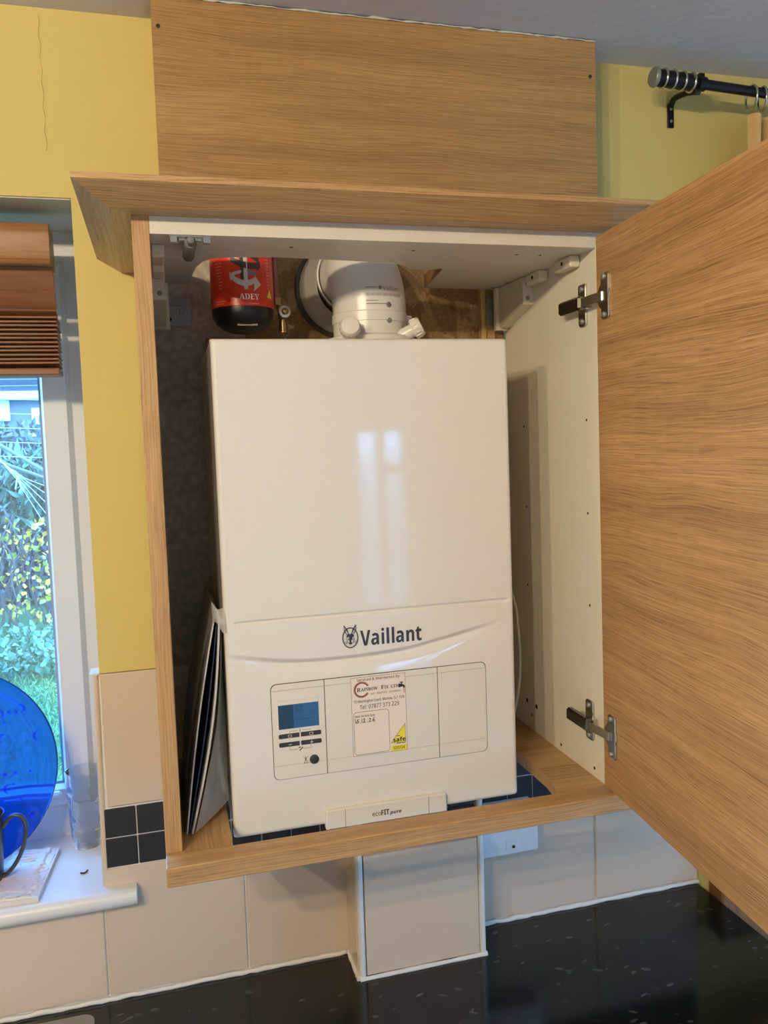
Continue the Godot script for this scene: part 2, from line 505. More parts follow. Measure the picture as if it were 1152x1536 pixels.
# ---------------------------------------------------------------- the scene
func _ready() -> void:
	# camera
	var cam := Camera3D.new()
	cam.name = "camera"
	cam.projection = Camera3D.PROJECTION_FRUSTUM
	cam.near = 0.05; cam.far = 100.0
	cam.size = 2.0 * 0.05 * 768.0 / 1260.9
	cam.frustum_offset = Vector2(-19.15 / 1260.9, -18.84 / 1260.9) * 0.05
	cam.transform = Transform3D(Basis(Vector3(0.96174, -0.033786, 0.271879), Vector3(0.051721, 0.996913, -0.059074), Vector3(-0.269043, 0.070875, 0.960517)).orthonormalized(), Vector3(-0.06035, 1.8113, 1.41217))
	add_child(cam)
	cam.current = true
	# sky and exposure
	var we := WorldEnvironment.new(); we.name = "world_environment"
	var env := Environment.new()
	env.background_mode = Environment.BG_SKY
	var sky := Sky.new(); var sm := ProceduralSkyMaterial.new()
	sm.sky_top_color = Color(0.42, 0.68, 1.0); sm.sky_horizon_color = Color(0.48, 0.73, 1.0)
	sm.ground_horizon_color = Color(0.48, 0.73, 1.0); sm.ground_bottom_color = Color(0.25, 0.36, 0.5)
	sm.sky_energy_multiplier = 1.0; sm.ground_energy_multiplier = 1.0
	sky.sky_material = sm; env.sky = sky
	env.background_energy_multiplier = 16.0
	env.tonemap_mode = Environment.TONE_MAPPER_LINEAR
	env.tonemap_exposure = 1.0
	env.sdfgi_enabled = true; env.ssao_enabled = true; env.ssil_enabled = true
	we.environment = env
	add_child(we)
	materials()
	# ceiling spotlights, a row of three to the left of and above the camera
	var spots := [Vector3(-1.30, 2.42, 1.76), Vector3(-0.97, 2.42, 1.92), Vector3(-0.77, 2.42, 2.10)]
	var where := ["nearest the window wall", "in the middle of the row of three", "furthest from the window wall"]
	for k in 3:
		spot_lamp(spots[k], "small round ceiling spotlight " + where[k], [0.98, 0.98, 0.98][k])
	room()
	window_left()
	window_rear()
	boxing()
	cabinet()
	boiler()
	flue()
	canister()
	bits_inside()
	socket()
	sill_things()
	curtain_rod()
	outside()

func spot_lamp(at: Vector3, label: String, energy: float) -> void:
	var t := thing("ceiling_spotlight", label, "spotlight", at, "ceiling spotlights")
	var aim := (Vector3(0.35, 1.35, 0.15) - at).normalized()
	XF = Transform3D(Basis.IDENTITY, at)
	begin(); lathe([Vector2(0.0, 0.035), Vector2(0.04, 0.035), Vector2(0.04, 0.061), Vector2(0.0, 0.061)].map(func(v): return v), 20)
	done("base", M.chrome, t)
	XF = Transform3D(basis_to(aim), at)
	begin(); lathe([Vector2(0.0, -0.03), Vector2(0.02, -0.028), Vector2(0.026, -0.003), Vector2(0.022, -0.003)], 20)
	done("shade", M.chrome, t)
	begin(); lathe([Vector2(0.0, -0.008), Vector2(0.021, -0.008), Vector2(0.021, -0.003), Vector2(0.0, -0.001)], 16)
	done("bulb", M.bulb, t)
	XF = Transform3D.IDENTITY
	var l := SpotLight3D.new()
	l.name = "lamp_light"
	l.light_color = Color(1.0, 0.925, 0.78)
	l.light_energy = energy
	l.light_size = 0.012
	l.spot_angle = 88.0; l.spot_angle_attenuation = 0.12
	l.spot_range = 12.0; l.spot_attenuation = 2.0
	l.shadow_enabled = true
	l.transform = Transform3D(Basis.looking_at(aim, Vector3.UP), aim * 0.004)
	t.add_child(l, true)

func slab(lo: Vector3, hi: Vector3) -> void:
	box(lo, hi)

func room() -> void:
	ORG = Vector3.ZERO
	var T := 0.30
	var XL := -2.3; var XR := 2.7; var ZR := 3.2; var H := 2.481
	# back wall with the window at the left and the glazed opening behind the curtain at the right
	begin()
	slab(Vector3(XL - T, -0.1, -T), Vector3(-1.35, H + 0.2, 0))
	slab(Vector3(-1.35, -0.1, -T), Vector3(-0.171, 1.085, 0)); slab(Vector3(-1.35, 2.2005, -T), Vector3(-0.171, H + 0.2, 0))
	slab(Vector3(-0.171, -0.1, -T), Vector3(1.25, H + 0.2, 0))
	slab(Vector3(1.25, -0.1, -T), Vector3(2.35, 0.1, 0)); slab(Vector3(1.25, 2.2, -T), Vector3(2.35, H + 0.2, 0))
	slab(Vector3(2.35, -0.1, -T), Vector3(XR + T, H + 0.2, 0))
	var wall := struct("wall_back", M.yellow, "yellow painted back wall around the window and the boiler cupboard")
	begin(); slab(Vector3(XL - T, -0.1, 0), Vector3(XL, H + 0.2, ZR)); struct("wall_left", M.white_wall)
	begin()
	slab(Vector3(XR, -0.1, 0), Vector3(XR + T, 0.9, ZR)); slab(Vector3(XR, 2.15, 0), Vector3(XR + T, H + 0.2, ZR))
	slab(Vector3(XR, 0.9, 0), Vector3(XR + T, 2.15, 0.7)); slab(Vector3(XR, 0.9, 2.2), Vector3(XR + T, 2.15, ZR))
	struct("wall_right", M.white_wall)
	begin()
	slab(Vector3(XL - T, -0.1, ZR), Vector3(0.86, H + 0.2, ZR + 0.2)); slab(Vector3(1.17, -0.1, ZR), Vector3(XR + T, H + 0.2, ZR + 0.2))
	slab(Vector3(0.86, -0.1, ZR), Vector3(1.17, 0.95, ZR + 0.2)); slab(Vector3(0.86, 1.89, ZR), Vector3(1.17, H + 0.2, ZR + 0.2))
	struct("wall_rear", M.white_wall)
	begin(); slab(Vector3(XL, -0.1, 0), Vector3(XR, 0, ZR)); struct("floor", M.floor)
	begin(); slab(Vector3(XL, H, 0), Vector3(XR, H + 0.2, ZR)); struct("ceiling", M.ceiling, "white painted ceiling")
	# bare plaster inside the cupboard
	begin(); slab(Vector3(0.085, 1.30, 0.0), Vector3(0.50, 2.14, 0.004)); done("bare_plaster", M.plaster, wall)
	begin(); slab(Vector3(-0.0576, 1.30, 0.0), Vector3(0.085, 2.09, 0.006)); done("bare_plaster", M.plaster_grey, wall)
	begin(); slab(Vector3(-0.0190, 2.09, 0.0), Vector3(0.085, 2.16, 0.006)); done("bare_plaster", M.plaster_grey, wall)
	# soffit and reveal of the window recess
	begin(); slab(Vector3(-1.35, 2.1985, -0.21), Vector3(-0.173, 2.2005, -0.004)); done("soffit", M.reveal, wall)
	begin(); slab(Vector3(-0.1715, 1.1026, -0.21), Vector3(-0.171, 2.2005, -0.002)); done("reveal", M.reveal, wall)
	# grout bed and tiles
	begin()
	slab(Vector3(-1.40, 0.905, 0.0), Vector3(-0.178, 1.085, 0.005)); slab(Vector3(-0.178, 0.905, 0), Vector3(0.9305, 1.2316, 0.005))
	slab(Vector3(-0.178, 1.2316, 0), Vector3(-0.0576, 1.4524, 0.005))
	done("grout", M.grout, wall)
	var tz := 0.0085
	var yr0 := 0.918; var yr1 := 1.1300
	for seg in [[-0.64, -0.413, 1.075], [-0.410, -0.186, 1.075], [-0.183, 0.0412, yr1], [0.0442, 0.2206, yr1], [0.4425, 0.7015, yr1], [0.7045, 0.9300, yr1]]:
		begin(); box(Vector3(seg[0], yr0, 0.0), Vector3(seg[1], seg[2], tz), 0.0015); done("tile", M.tile, wall)
	begin(); box(Vector3(-0.170, 1.2335, 0.0), Vector3(0.055, 1.4524, tz), 0.0015); done("tile", M.tile, wall)
	var x := -0.1762
	var col := 0
	while x < 0.93:
		for row in 2:
			var y0 := 1.1325 + row * 0.0498
			var x1 := minf(x + 0.0482, 0.930)
			if x > 0.2206 and x1 < 0.4425: continue
			begin(); box(Vector3(x, y0, 0.0), Vector3(x1, y0 + 0.0475, 0.0082), 0.0012); done("mosaic_tile", M.mosaic, wall)
		x += 0.0503
		col += 1
	# white trims at the end of the tiling beside the window
	begin(); tube([Vector3(-0.1795, 1.1026, 0.003), Vector3(-0.1765, 1.4525, 0.003)], 0.0050, 10); done("tile_trim", M.tile, wall)
	begin(); box(Vector3(-0.186, 1.452, -0.03), Vector3(-0.171, 1.4545, 0.008)); done("tile_trim", M.trim, wall)
	# ragged line of filler where the panel meets the ceiling, and a ridge in the wall covering
	var rg := RandomNumberGenerator.new(); rg.seed = 77
	var bp := []; var br := []
	for i in 90:
		bp.append(Vector3(-0.038 + 0.731 * i / 89.0, 2.4785 + rg.randf_range(-0.0008, 0.0008), 0.0785)); br.append(0.0013 + rg.randf_range(-0.0009, 0.0010))
	begin(); tube(bp, br, 7); done("filler_line", M.reveal, get_node("ceiling"))
	bp = []; br = []
	for i in 40:
		bp.append(Vector3(-0.2030 + 0.0012 * sin(i * 0.9) + 0.0006 * i / 40.0, 2.470 - 0.20 * i / 39.0, 0.0)); br.append(0.0009 + rg.randf_range(-0.0004, 0.0005))
	begin(); tube(bp, br, 6); done("paper_ridge", M.yellow, wall)
	# tiled boxing that hides the pipes below the cupboard
	var ch := thing("pipe_boxing", "cream tiled pipe boxing with white corner trims under the cupboard", "boxing", Vector3(0.33, 0.91, 0.0))
	begin(); box(Vector3(0.2240, 0.911, 0.0086), Vector3(0.4385, 1.26, 0.083)); done("core", M.grout, ch)
	begin(); box(Vector3(0.2310, 0.9155, 0.083), Vector3(0.4330, 1.1215, 0.0908), 0.0012); done("front_tile", M.tile, ch)
	begin(); box(Vector3(0.2165, 0.9155, 0.009), Vector3(0.2240, 1.1300, 0.083), 0.0012); done("side_tile", M.tile, ch)
	begin(); box(Vector3(0.4385, 0.9155, 0.009), Vector3(0.4450, 1.1300, 0.083), 0.0012); done("side_tile", M.tile, ch)
	for k in 4:
		for row in 2:
			begin(); box(Vector3(0.2315 + k * 0.0505, 1.1325 + row * 0.0498, 0.083), Vector3(0.2315 + k * 0.0505 + 0.0482, 1.18 + row * 0.0498, 0.0900), 0.0012); done("mosaic_tile", M.mosaic, ch)
	for xx in [0.2235, 0.4392]:
		begin(); box(Vector3(xx - 0.0052, 0.912, 0.079), Vector3(xx + 0.0052, 1.262, 0.0925), 0.003); done("corner_trim", M.trim, ch)
	# worktop and the bead of sealant behind it
	ORG = Vector3(-0.2, 0.87, 0.0)
	begin(); GRAIN = 0
	box(Vector3(-1.45, 0.870, 0.0005), Vector3(0.9300, 0.910, 0.62), 0.003)
	tag(done("worktop", M.worktop), "glossy black speckled stone-effect kitchen worktop under the tiles", "worktop")
	ORG = Vector3.ZERO
	var rng := RandomNumberGenerator.new(); rng.seed = 4
	for run in [[-1.4, 0.212, 0.0085], [0.4495, 0.930, 0.0085]]:
		var pts := []; var rad := []
		var n := int((run[1] - run[0]) / 0.012)
		for i in n + 1:
			pts.append(Vector3(lerpf(run[0], run[1], float(i) / n), 0.9125 + rng.randf_range(-0.001, 0.001), run[2] + rng.randf_range(-0.0006, 0.0008)))
			rad.append(0.0044 + rng.randf_range(-0.0009, 0.0009))
		begin(); tube(pts, rad, 8); done("sealant", M.sealant, wall)
	ORG = Vector3(0.33, 0.91, 0.0)
	for run in [[Vector3(0.2165, 0.9125, 0.009), Vector3(0.2165, 0.9125, 0.0915)], [Vector3(0.2180, 0.9115, 0.0915), Vector3(0.4455, 0.9115, 0.0915)]]:
		var pts := []; var rad := []
		for i in 15:
			pts.append(run[0].lerp(run[1], i / 14.0)); rad.append(0.0042 + rng.randf_range(-0.0008, 0.0008))
		begin(); tube(pts, rad, 8); done("sealant", M.sealant, ch)
	# brown board just past the end of the worktop
	ORG = Vector3(1.15, 0.0, 0.03)
	GRAIN = 1
	begin(); box(Vector3(0.9570, 0.0005, 0.003), Vector3(1.2450, 1.02, 0.050), 0.004)
	tag(done("wooden_board", M.board), "brown wooden board past the worktop's right end, mostly hidden by the open door", "board")
	GRAIN = 0
	# steel rim of the hob or sink let into the worktop
	ORG = Vector3(-0.45, 0.91, 0.2)
	begin(); prism_y(rr(-0.75, 0.034, -0.205, 0.50, 0.02), 0.9102, 0.9120)
	tag(done("sink_rim", M.steel), "thin steel rim set into the worktop at the bottom left corner", "sink rim")
	ORG = Vector3.ZERO
	GRAIN = 0

func prism_y(poly: PackedVector2Array, y0: float, y1: float, bev := 0.0) -> void:
	# polygon in (x, z), extruded upwards
	var keep := XF
	XF = XF * Transform3D(Basis(Vector3(1, 0, 0), Vector3(0, 0, -1), Vector3(0, 1, 0)), Vector3.ZERO)
	var q := PackedVector2Array()
	for p in poly: q.append(Vector2(p.x, -p.y))
	prism(q, y0, y1, bev)
	XF = keep

func window_left() -> void:
	ORG = Vector3.ZERO
	var zf := -0.21
	# fixed frame of the window, filling the back of the recess
	begin()
	box(Vector3(-0.250, 1.1026, zf - 0.05), Vector3(-0.171, 2.2005, zf)); box(Vector3(-1.35, 1.1026, zf - 0.05), Vector3(-1.27, 2.2005, zf))
	box(Vector3(-1.27, 2.12, zf - 0.05), Vector3(-0.25, 2.2005, zf)); box(Vector3(-1.27, 1.09, zf - 0.05), Vector3(-0.25, 1.165, zf))
	box(Vector3(-0.80, 1.165, zf - 0.05), Vector3(-0.74, 2.12, zf))
	var w := struct("window_1", M.upvc, "white plastic window frame in the recess behind the wooden blind")
	# opening sash, proud of the frame, with sloping outer and inner edges
	begin()
	var zs := zf + 0.016
	var o := [-0.80, 1.158, -0.2065, 2.146]     # outer edge
	var a := [-0.788, 1.168, -0.2145, 2.136]    # start of the flat face
	var b := [-0.755, 1.197, -0.2530, 2.102]    # end of the flat face
	var g := [-0.748, 1.203, -0.2580, 2.096]    # glazing line
	ringq(o, zf, a, zs); ringq(a, zs, b, zs); ringq(b, zs, g, zs - 0.014)
	done("sash", M.upvc, w)
	begin(); ringq(g, zs - 0.0135, [g[0] + 0.004, g[1] + 0.004, g[2] - 0.004, g[3] - 0.004], zs - 0.016); done("gasket", M.gasket, w)
	begin(); box(Vector3(g[0], g[1], zs - 0.024), Vector3(g[2], g[3], zs - 0.02)); done("pane", M.glass, w)
	begin(); box(Vector3(-1.27, 1.165, zf - 0.03), Vector3(-0.80, 2.12, zf - 0.026)); done("pane", M.glass, w)
	# stay on the bottom rail
	begin(); box(Vector3(-0.36, 1.184, zs), Vector3(-0.272, 1.192, zs + 0.007), 0.002); box(Vector3(-0.282, 1.183, zs), Vector3(-0.262, 1.196, zs + 0.014), 0.004)
	done("window_stay", M.white_plastic, w)
	# inner sill with a rounded nose that runs past the opening
	begin()
	box(Vector3(-1.35, 1.0826, zf + 0.0), Vector3(-0.1715, 1.1026, 0.0))
	var prof := []
	for i in 13:
		var t := -PI / 2 + PI * i / 12.0
		prof.append(Vector2(0.022 + 0.0145 * cos(t), 1.0881 + 0.0145 * sin(t)))
	var pl := PackedVector2Array([Vector2(0.0, 1.0736)])
	for p in prof: pl.append(p)
	pl.append(Vector2(0.0, 1.1026))
	XF = Transform3D(Basis(Vector3(0, 0, 1), Vector3(0, 1, 0), Vector3(-1, 0, 0)), Vector3.ZERO)
	prism(pl, 0.132, 1.45, 0.0)
	XF = Transform3D.IDENTITY
	var sill := struct("trim_1", M.sill, "white window sill with rounded nose, below the blue plate")
	sill.set_meta("label", "white tiled-in window sill with a rounded front nose")
	# blind
	var bl := thing("venetian_blind", "raised wooden venetian blind with stacked slats at the top of the window", "blind", Vector3(-0.75, 1.93, -0.07))
	GRAIN = 0
	begin()
	# valance: moulded board, beads at top and bottom
	var vp := PackedVector2Array()
	for q in [[0, 2.1045], [0.016, 2.1045], [0.019, 2.1055], [0.021, 2.108], [0.019, 2.1115], [0.0145, 2.1135], [0.0135, 2.118], [0.0135, 2.152], [0.0145, 2.157], [0.0165, 2.161], [0.0155, 2.165], [0.0125, 2.168], [0, 2.1690]]:
		vp.append(Vector2(q[0] - 0.0445, q[1]))
	XF = Transform3D(Basis(Vector3(0, 0, 1), Vector3(0, 1, 0), Vector3(-1, 0, 0)), Vector3.ZERO)
	GRAIN = 2
	prism(vp, 0.2100, 1.33)
	GRAIN = 0
	XF = Transform3D.IDENTITY
	done("valance", M.blind, bl)
	begin(); box(Vector3(-0.2165, 2.106, -0.10), Vector3(-0.2105, 2.166, -0.0445)); done("valance_return", M.blind, bl)
	begin(); box(Vector3(-1.32, 2.122, -0.105), Vector3(-0.214, 2.17, -0.055), 0.002); done("head_rail", M.slat, bl)
	# two hanging slats, then the stack
	var tilt := [[2.0885, 0.034, 0.30, -0.2090], [2.0545, 0.026, 0.45, -0.2080], [2.0315, 0.022, 1.1, -0.2075]]
	for q in tilt:
		begin()
		XF = Transform3D(Basis(Vector3.RIGHT, q[2]), Vector3(0, q[0], -0.062))
		box(Vector3(-1.325, -q[1] * 0.58, -0.0015), Vector3(q[3], q[1] * 0.58, 0.0015), 0.001)
		done("slat", M.slat, bl)
	XF = Transform3D.IDENTITY
	var ny := 12
	for k in ny:
		begin()
		var y := 2.0235 - k * 0.0066
		XF = Transform3D(Basis(Vector3.RIGHT, -0.10 + 0.015 * sin(k * 2.1)), Vector3(0.0006 * sin(k * 3.7), y, -0.075))
		UVO = Vector2(0.13 * k, 0.07 * k)
		box(Vector3(-1.325, -0.0018, -0.025), Vector3(-0.2072, 0.0018, 0.025), 0.0009)
		done("slat", M.slat, bl)
	UVO = Vector2.ZERO
	XF = Transform3D.IDENTITY
	begin(); box(Vector3(-1.325, 1.934, -0.100), Vector3(-0.2072, 1.9455, -0.050), 0.002); done("bottom_rail", M.slat, bl)
	for xx in [-0.42, -0.75, -1.1]:
		begin(); tube([Vector3(xx, 1.945, -0.0485), Vector3(xx, 2.12, -0.0485)], 0.0008, 5); done("ladder_cord", M.blind, bl)

func ringq(o: Array, z0: float, i: Array, z1: float) -> void:
	# four quads between two rectangles [x0, y0, x1, y1]
	var p := [Vector3(o[0], o[1], z0), Vector3(o[2], o[1], z0), Vector3(o[2], o[3], z0), Vector3(o[0], o[3], z0)]
	var q := [Vector3(i[0], i[1], z1), Vector3(i[2], i[1], z1), Vector3(i[2], i[3], z1), Vector3(i[0], i[3], z1)]
	for k in 4:
		quad(p[k], p[(k + 1) % 4], q[(k + 1) % 4], q[k])

func window_rear() -> void:
	ORG = Vector3.ZERO
	begin()
	var z0 := 3.26; var z1 := 3.32
	for r in [[0.86, 0.95, 0.90, 1.89], [1.13, 0.95, 1.17, 1.89], [0.90, 0.95, 1.13, 0.99], [0.90, 1.85, 1.13, 1.89], [0.995, 0.99, 1.035, 1.85], [1.035, 1.64, 1.13, 1.69]]:
		box(Vector3(r[0], r[1], z0), Vector3(r[2], r[3], z1), 0.003)
	var w := struct("window_2", M.upvc, "white framed window in the rear wall")
	begin(); box(Vector3(0.90, 0.99, 3.288), Vector3(1.13, 1.85, 3.292)); done("pane", M.glass, w)
	begin()
	for r in [[1.25, 0.1, 1.31, 2.2], [2.29, 0.1, 2.35, 2.2], [1.31, 0.1, 2.29, 0.17], [1.31, 2.13, 2.29, 2.2]]:
		box(Vector3(r[0], r[1], -0.22), Vector3(r[2], r[3], -0.16), 0.003)
	w = struct("window_3", M.upvc, "white framed glazed door behind the curtain")
	var keep := w
	begin(); box(Vector3(1.31, 0.17, -0.192), Vector3(2.29, 2.13, -0.188)); done("pane", M.glass, keep)
	begin()
	for r in [[0.9, 0.7, 0.96, 2.2], [2.09, 0.7, 2.15, 2.2], [0.96, 0.7, 2.09, 0.76], [0.96, 2.14, 2.09, 2.2], [0.96, 1.42, 2.09, 1.48]]:
		box(Vector3(2.82, r[0], r[1]), Vector3(2.88, r[2], r[3]), 0.003)
	w = struct("window_4", M.upvc, "white framed window in the right wall")
	begin(); box(Vector3(2.848, 0.96, 0.76), Vector3(2.852, 2.09, 2.14)); done("pane", M.glass, w)

func screw(at: Vector3, axis: Vector3, r: float, m: Material, parent: Node, called := "screw") -> void:
	XF = Transform3D(basis_to(axis), at)
	begin()
	lathe([Vector2(r, 0.0), Vector2(r, r * 0.25), Vector2(r * 0.75, r * 0.6), Vector2(r * 0.35, r * 0.62), Vector2(r * 0.3, r * 0.3), Vector2(0, r * 0.3)], 14)
	done(called, m, parent)
	XF = Transform3D.IDENTITY

func disc(at: Vector3, axis: Vector3, r: float, h: float, m: Material, parent: Node, called: String) -> MeshInstance3D:
	XF = Transform3D(basis_to(axis), at)
	begin()
	lathe([Vector2(r, 0.0), Vector2(r, h * 0.7), Vector2(r * 0.85, h), Vector2(0, h)], 20)
	var o := done(called, m, parent)
	XF = Transform3D.IDENTITY
	return o

func boxing() -> void:
	# oak-faced panel between the cupboard and the ceiling
	var t := thing("boxing_panel", "oak-effect boxing panel screwed up between cupboard top and ceiling", "panel", Vector3(0.327, 2.09, 0.04))
	GRAIN = 0
	UVO = Vector2(0.3, 0.45)
	begin(); box(Vector3(-0.0385, 2.160, 0.060), Vector3(0.6930, 2.4775, 0.078), 0.0008); done("front_board", M.oak_dull, t)
	GRAIN = 1
	begin(); box(Vector3(-0.0375, 2.160, 0.001), Vector3(-0.0195, 2.476, 0.060)); done("side_board", M.oak_dull, t)
	begin(); box(Vector3(0.674, 2.160, 0.001), Vector3(0.692, 2.476, 0.060)); done("side_board", M.oak_dull, t)
	UVO = Vector2.ZERO
	screw(Vector3(-0.0292, 2.4344, 0.078), Vector3(0, 0, 1), 0.0032, M.dark_chrome, t)
	screw(Vector3(0.6819, 2.4193, 0.078), Vector3(0, 0, 1), 0.0032, M.dark_chrome, t)

func cabinet() -> void:
	var t := thing("boiler_cupboard", "open oak-effect wall cupboard with cornice, housing the white boiler", "cupboard", Vector3(0.23, 1.28, 0.18))
	var x0 := -0.0781; var x1 := -0.0576; var x2 := 0.5351; var x3 := 0.5545
	var yb := 1.3037; var yu := 2.0666; var yt := 2.0873; var zc := 0.3495
	GRAIN = 1; UVO = Vector2(-0.2, 0.2)
	begin(); box(Vector3(x0, yb, 0.012), Vector3(x1, yt, zc), 0.0007); done("side_panel", M.oak, t)
	begin(); box(Vector3(x2, yb, 0.030), Vector3(x3, yt, zc), 0.0005)
	var rp := done("side_panel", M.melamine, t); rp.set_meta("label", "cream inner side panel")
	# holes drilled for shelf pegs
	for h in [[1.8260, 0.0987, 2], [1.8303, 0.3155, 2], [1.6905, 0.1020, 2], [1.6951, 0.3145, 2], [1.5564, 0.1002, 2], [1.5598, 0.3156, 2], [1.3509, 0.0863, 4], [1.3504, 0.1240, 4], [1.3154, 0.2138, 2.5], [1.3173, 0.3210, 2.5], [1.3304, 0.1044, 2]]:
		disc(Vector3(x2 - 0.0002, h[0], h[1]), Vector3(-1, 0, 0), h[2] * 0.001, 0.0003, M.hole, rp, "peg_hole")
	# top panel with its rough cut-out for the pipes and the flue
	begin()
	var P := PackedVector2Array()
	for q in [[x1, zc], [x1, 0.026], [-0.0047, 0.0266], [0.0, 0.045], [0.0008, 0.10], [0.004, 0.16], [0.011, 0.198], [0.0229, 0.2199], [0.05, 0.232], [0.1089, 0.2385], [0.1897, 0.231], [0.2808, 0.2200], [0.30, 0.205], [0.318, 0.180], [0.348, 0.178], [0.362, 0.190], [0.368, 0.185], [0.388, 0.0321], [x2, 0.026], [x2, zc]]:
		P.append(Vector2(q[0], q[1]))
	prism_y(P, yu, yt)
	var tp := done("top_panel", M.melamine_under, t)
	for q in [[0.1198, 0.2998], [0.2861, 0.3011], [0.4408, 0.2951], [0.4769, 0.2952], [0.522, 0.2938], [0.5128, 0.0918], [0.5090, 0.0426], [0.5263, 0.1735]]:
		disc(Vector3(q[0], yu + 0.0002, q[1]), Vector3(0, -1, 0), 0.0028, 0.0004, M.hole, tp, "peg_hole")
	# raw edge of the notch beside the flue
	begin(); GRAIN = 2
	quad(Vector3(0.3681, yu, 0.1850), Vector3(0.3879, yu, 0.0321), Vector3(0.3879, yt, 0.0321), Vector3(0.3681, yt, 0.1850))
	XF = Transform3D(Basis.IDENTITY, Vector3(-0.0006, 0, 0)); quad(Vector3(0.3681, yu, 0.1850), Vector3(0.3681, yt, 0.1850), Vector3(0.3879, yt, 0.0321), Vector3(0.3879, yu, 0.0321)); XF = Transform3D.IDENTITY
	done("raw_edge", M.chip, tp)
	# base boards left and right of the opening for the boiler
	GRAIN = 2; UVO = Vector2(0.4, 0.1)
	begin(); box(Vector3(x0, yb - 0.018, 0.02), Vector3(0.0045, yb, 0.353)); done("base_board", M.oak, t)
	begin()
	prism_y(PackedVector2Array([Vector2(0.470, 0.02), Vector2(x3, 0.02), Vector2(x3, 0.353), Vector2(0.457, 0.353), Vector2(0.463, 0.335), Vector2(0.468, 0.313), Vector2(0.4705, 0.293)]), yb - 0.018, yb)
	done("base_board", M.oak, t)
	GRAIN = 0; UVO = Vector2(0.2, 0.62)
	begin(); box(Vector3(x0, 1.2792, 0.353), Vector3(0.5600, yb, 0.3887), 0.0012); done("front_rail", M.oak, t)
	UVO = Vector2(0.2, 0.3)
	# cornice: mitred mouldings on the front and both sides
	var prof := [Vector2(0, 2.0873), Vector2(0.0290, 2.0873), Vector2(0.0310, 2.0877), Vector2(0.0668, 2.1084), Vector2(0.0668, 2.1150), Vector2(0.060, 2.1155), Vector2(0.026, 2.0965), Vector2(0, 2.0965)]
	var cx0 := -0.0712; var cx1 := x3; var cz := zc
	var runs := [
		[func(o): return Vector3(cx0 - o, 0, 0.0015), func(o): return Vector3(cx0 - o, 0, cz + o), 2],
		[func(o): return Vector3(cx0 - o, 0, cz + o), func(o): return Vector3(cx1 + o, 0, cz + o), 0],
		[func(o): return Vector3(cx1 + o, 0, cz + o), func(o): return Vector3(cx1 + o, 0, 0.0015), 2]]
	for r in runs:
		GRAIN = r[2]
		begin()
		var n := prof.size()
		for k in n:
			var p: Vector2 = prof[k]; var q: Vector2 = prof[(k + 1) % n]
			var a: Vector3 = r[0].call(p.x) + Vector3(0, p.y, 0); var b: Vector3 = r[1].call(p.x) + Vector3(0, p.y, 0)
			var c: Vector3 = r[1].call(q.x) + Vector3(0, q.y, 0); var d: Vector3 = r[0].call(q.x) + Vector3(0, q.y, 0)
			quad(a, b, c, d)
		for e in 2:
			var poly := PackedVector2Array()
			for p in prof: poly.append(p)
			var idx := Geometry2D.triangulate_polygon(poly)
			for i in range(0, idx.size(), 3):
				var v := []
				for j in 3: v.append(r[e].call(prof[idx[i + j]].x) + Vector3(0, prof[idx[i + j]].y, 0))
				var out: Vector3 = r[1].call(0.0) - r[0].call(0.0)
				if e == 0: out = -out
				if (v[1] - v[0]).cross(v[2] - v[0]).dot(out) > 0: ftri(v[0], v[1], v[2])
				else: ftri(v[0], v[2], v[1])
		done("cornice", M.oak, t)
	UVO = Vector2.ZERO
	# door, swung open to the right
	var ang := deg_to_rad(85.0)
	var ex := Vector3(-cos(ang), 0, sin(ang))
	var ez := ex.cross(Vector3.UP)
	var D := Transform3D(Basis(ex, Vector3.UP, ez), Vector3(0.5291, 0, 0.36))
	GRAIN = 0; UVO = Vector2(0.05, 0.75)
	XF = D
	begin(); box(Vector3(0, 1.3083, -0.018), Vector3(0.595, 2.0782, 0.0), 0.0008)
	var door := done("door", M.door, t); door.set_meta("label", "open door leaf seen from its inner side")
	XF = Transform3D.IDENTITY; UVO = Vector2.ZERO
	for hy in [1.9935, 1.3880]:
		hinge(hy, x2, D, t, door)
	# damper that cushions the closing door, on the underside of the top panel
	begin()
	var yy := yu
	XF = Transform3D(Basis(Vector3(1, 0, 0), Vector3(0, 0, 1), Vector3(0, -1, 0)), Vector3(0, yy, 0))
	prism(PackedVector2Array([Vector2(-0.0355, 0.345), Vector2(-0.027, 0.333), Vector2(-0.016, 0.330), Vector2(-0.004, 0.330), Vector2(0.008, 0.333), Vector2(0.0145, 0.345), Vector2(0.0145, 0.3475), Vector2(-0.0355, 0.3475)]), 0.0, 0.003, 0.001)
	XF = Transform3D.IDENTITY
	box(Vector3(-0.0355, yy - 0.010, 0.343), Vector3(-0.0250, yy, 0.3475), 0.0015); box(Vector3(0.0035, yy - 0.010, 0.343), Vector3(0.0145, yy, 0.3475), 0.0015)
	box(Vector3(-0.0250, yy - 0.006, 0.338), Vector3(0.0035, yy, 0.342), 0.001)
	var dm := done("door_damper", M.chrome, t)
	XF = Transform3D(Basis(Vector3(1, 0, 0), Vector3(0, 0, 1), Vector3(0, -1, 0)), Vector3(-0.0105, yy - 0.0085, 0.270))
	begin(); lathe([Vector2(0, 0), Vector2(0.006, 0.0), Vector2(0.0075, 0.002), Vector2(0.0075, 0.074), Vector2(0.0062, 0.076), Vector2(0.0048, 0.076), Vector2(0.0048, 0.088), Vector2(0.0036, 0.090), Vector2(0, 0.0905)], 24)
	done("plunger", M.grey_plastic, dm)
	XF = Transform3D.IDENTITY
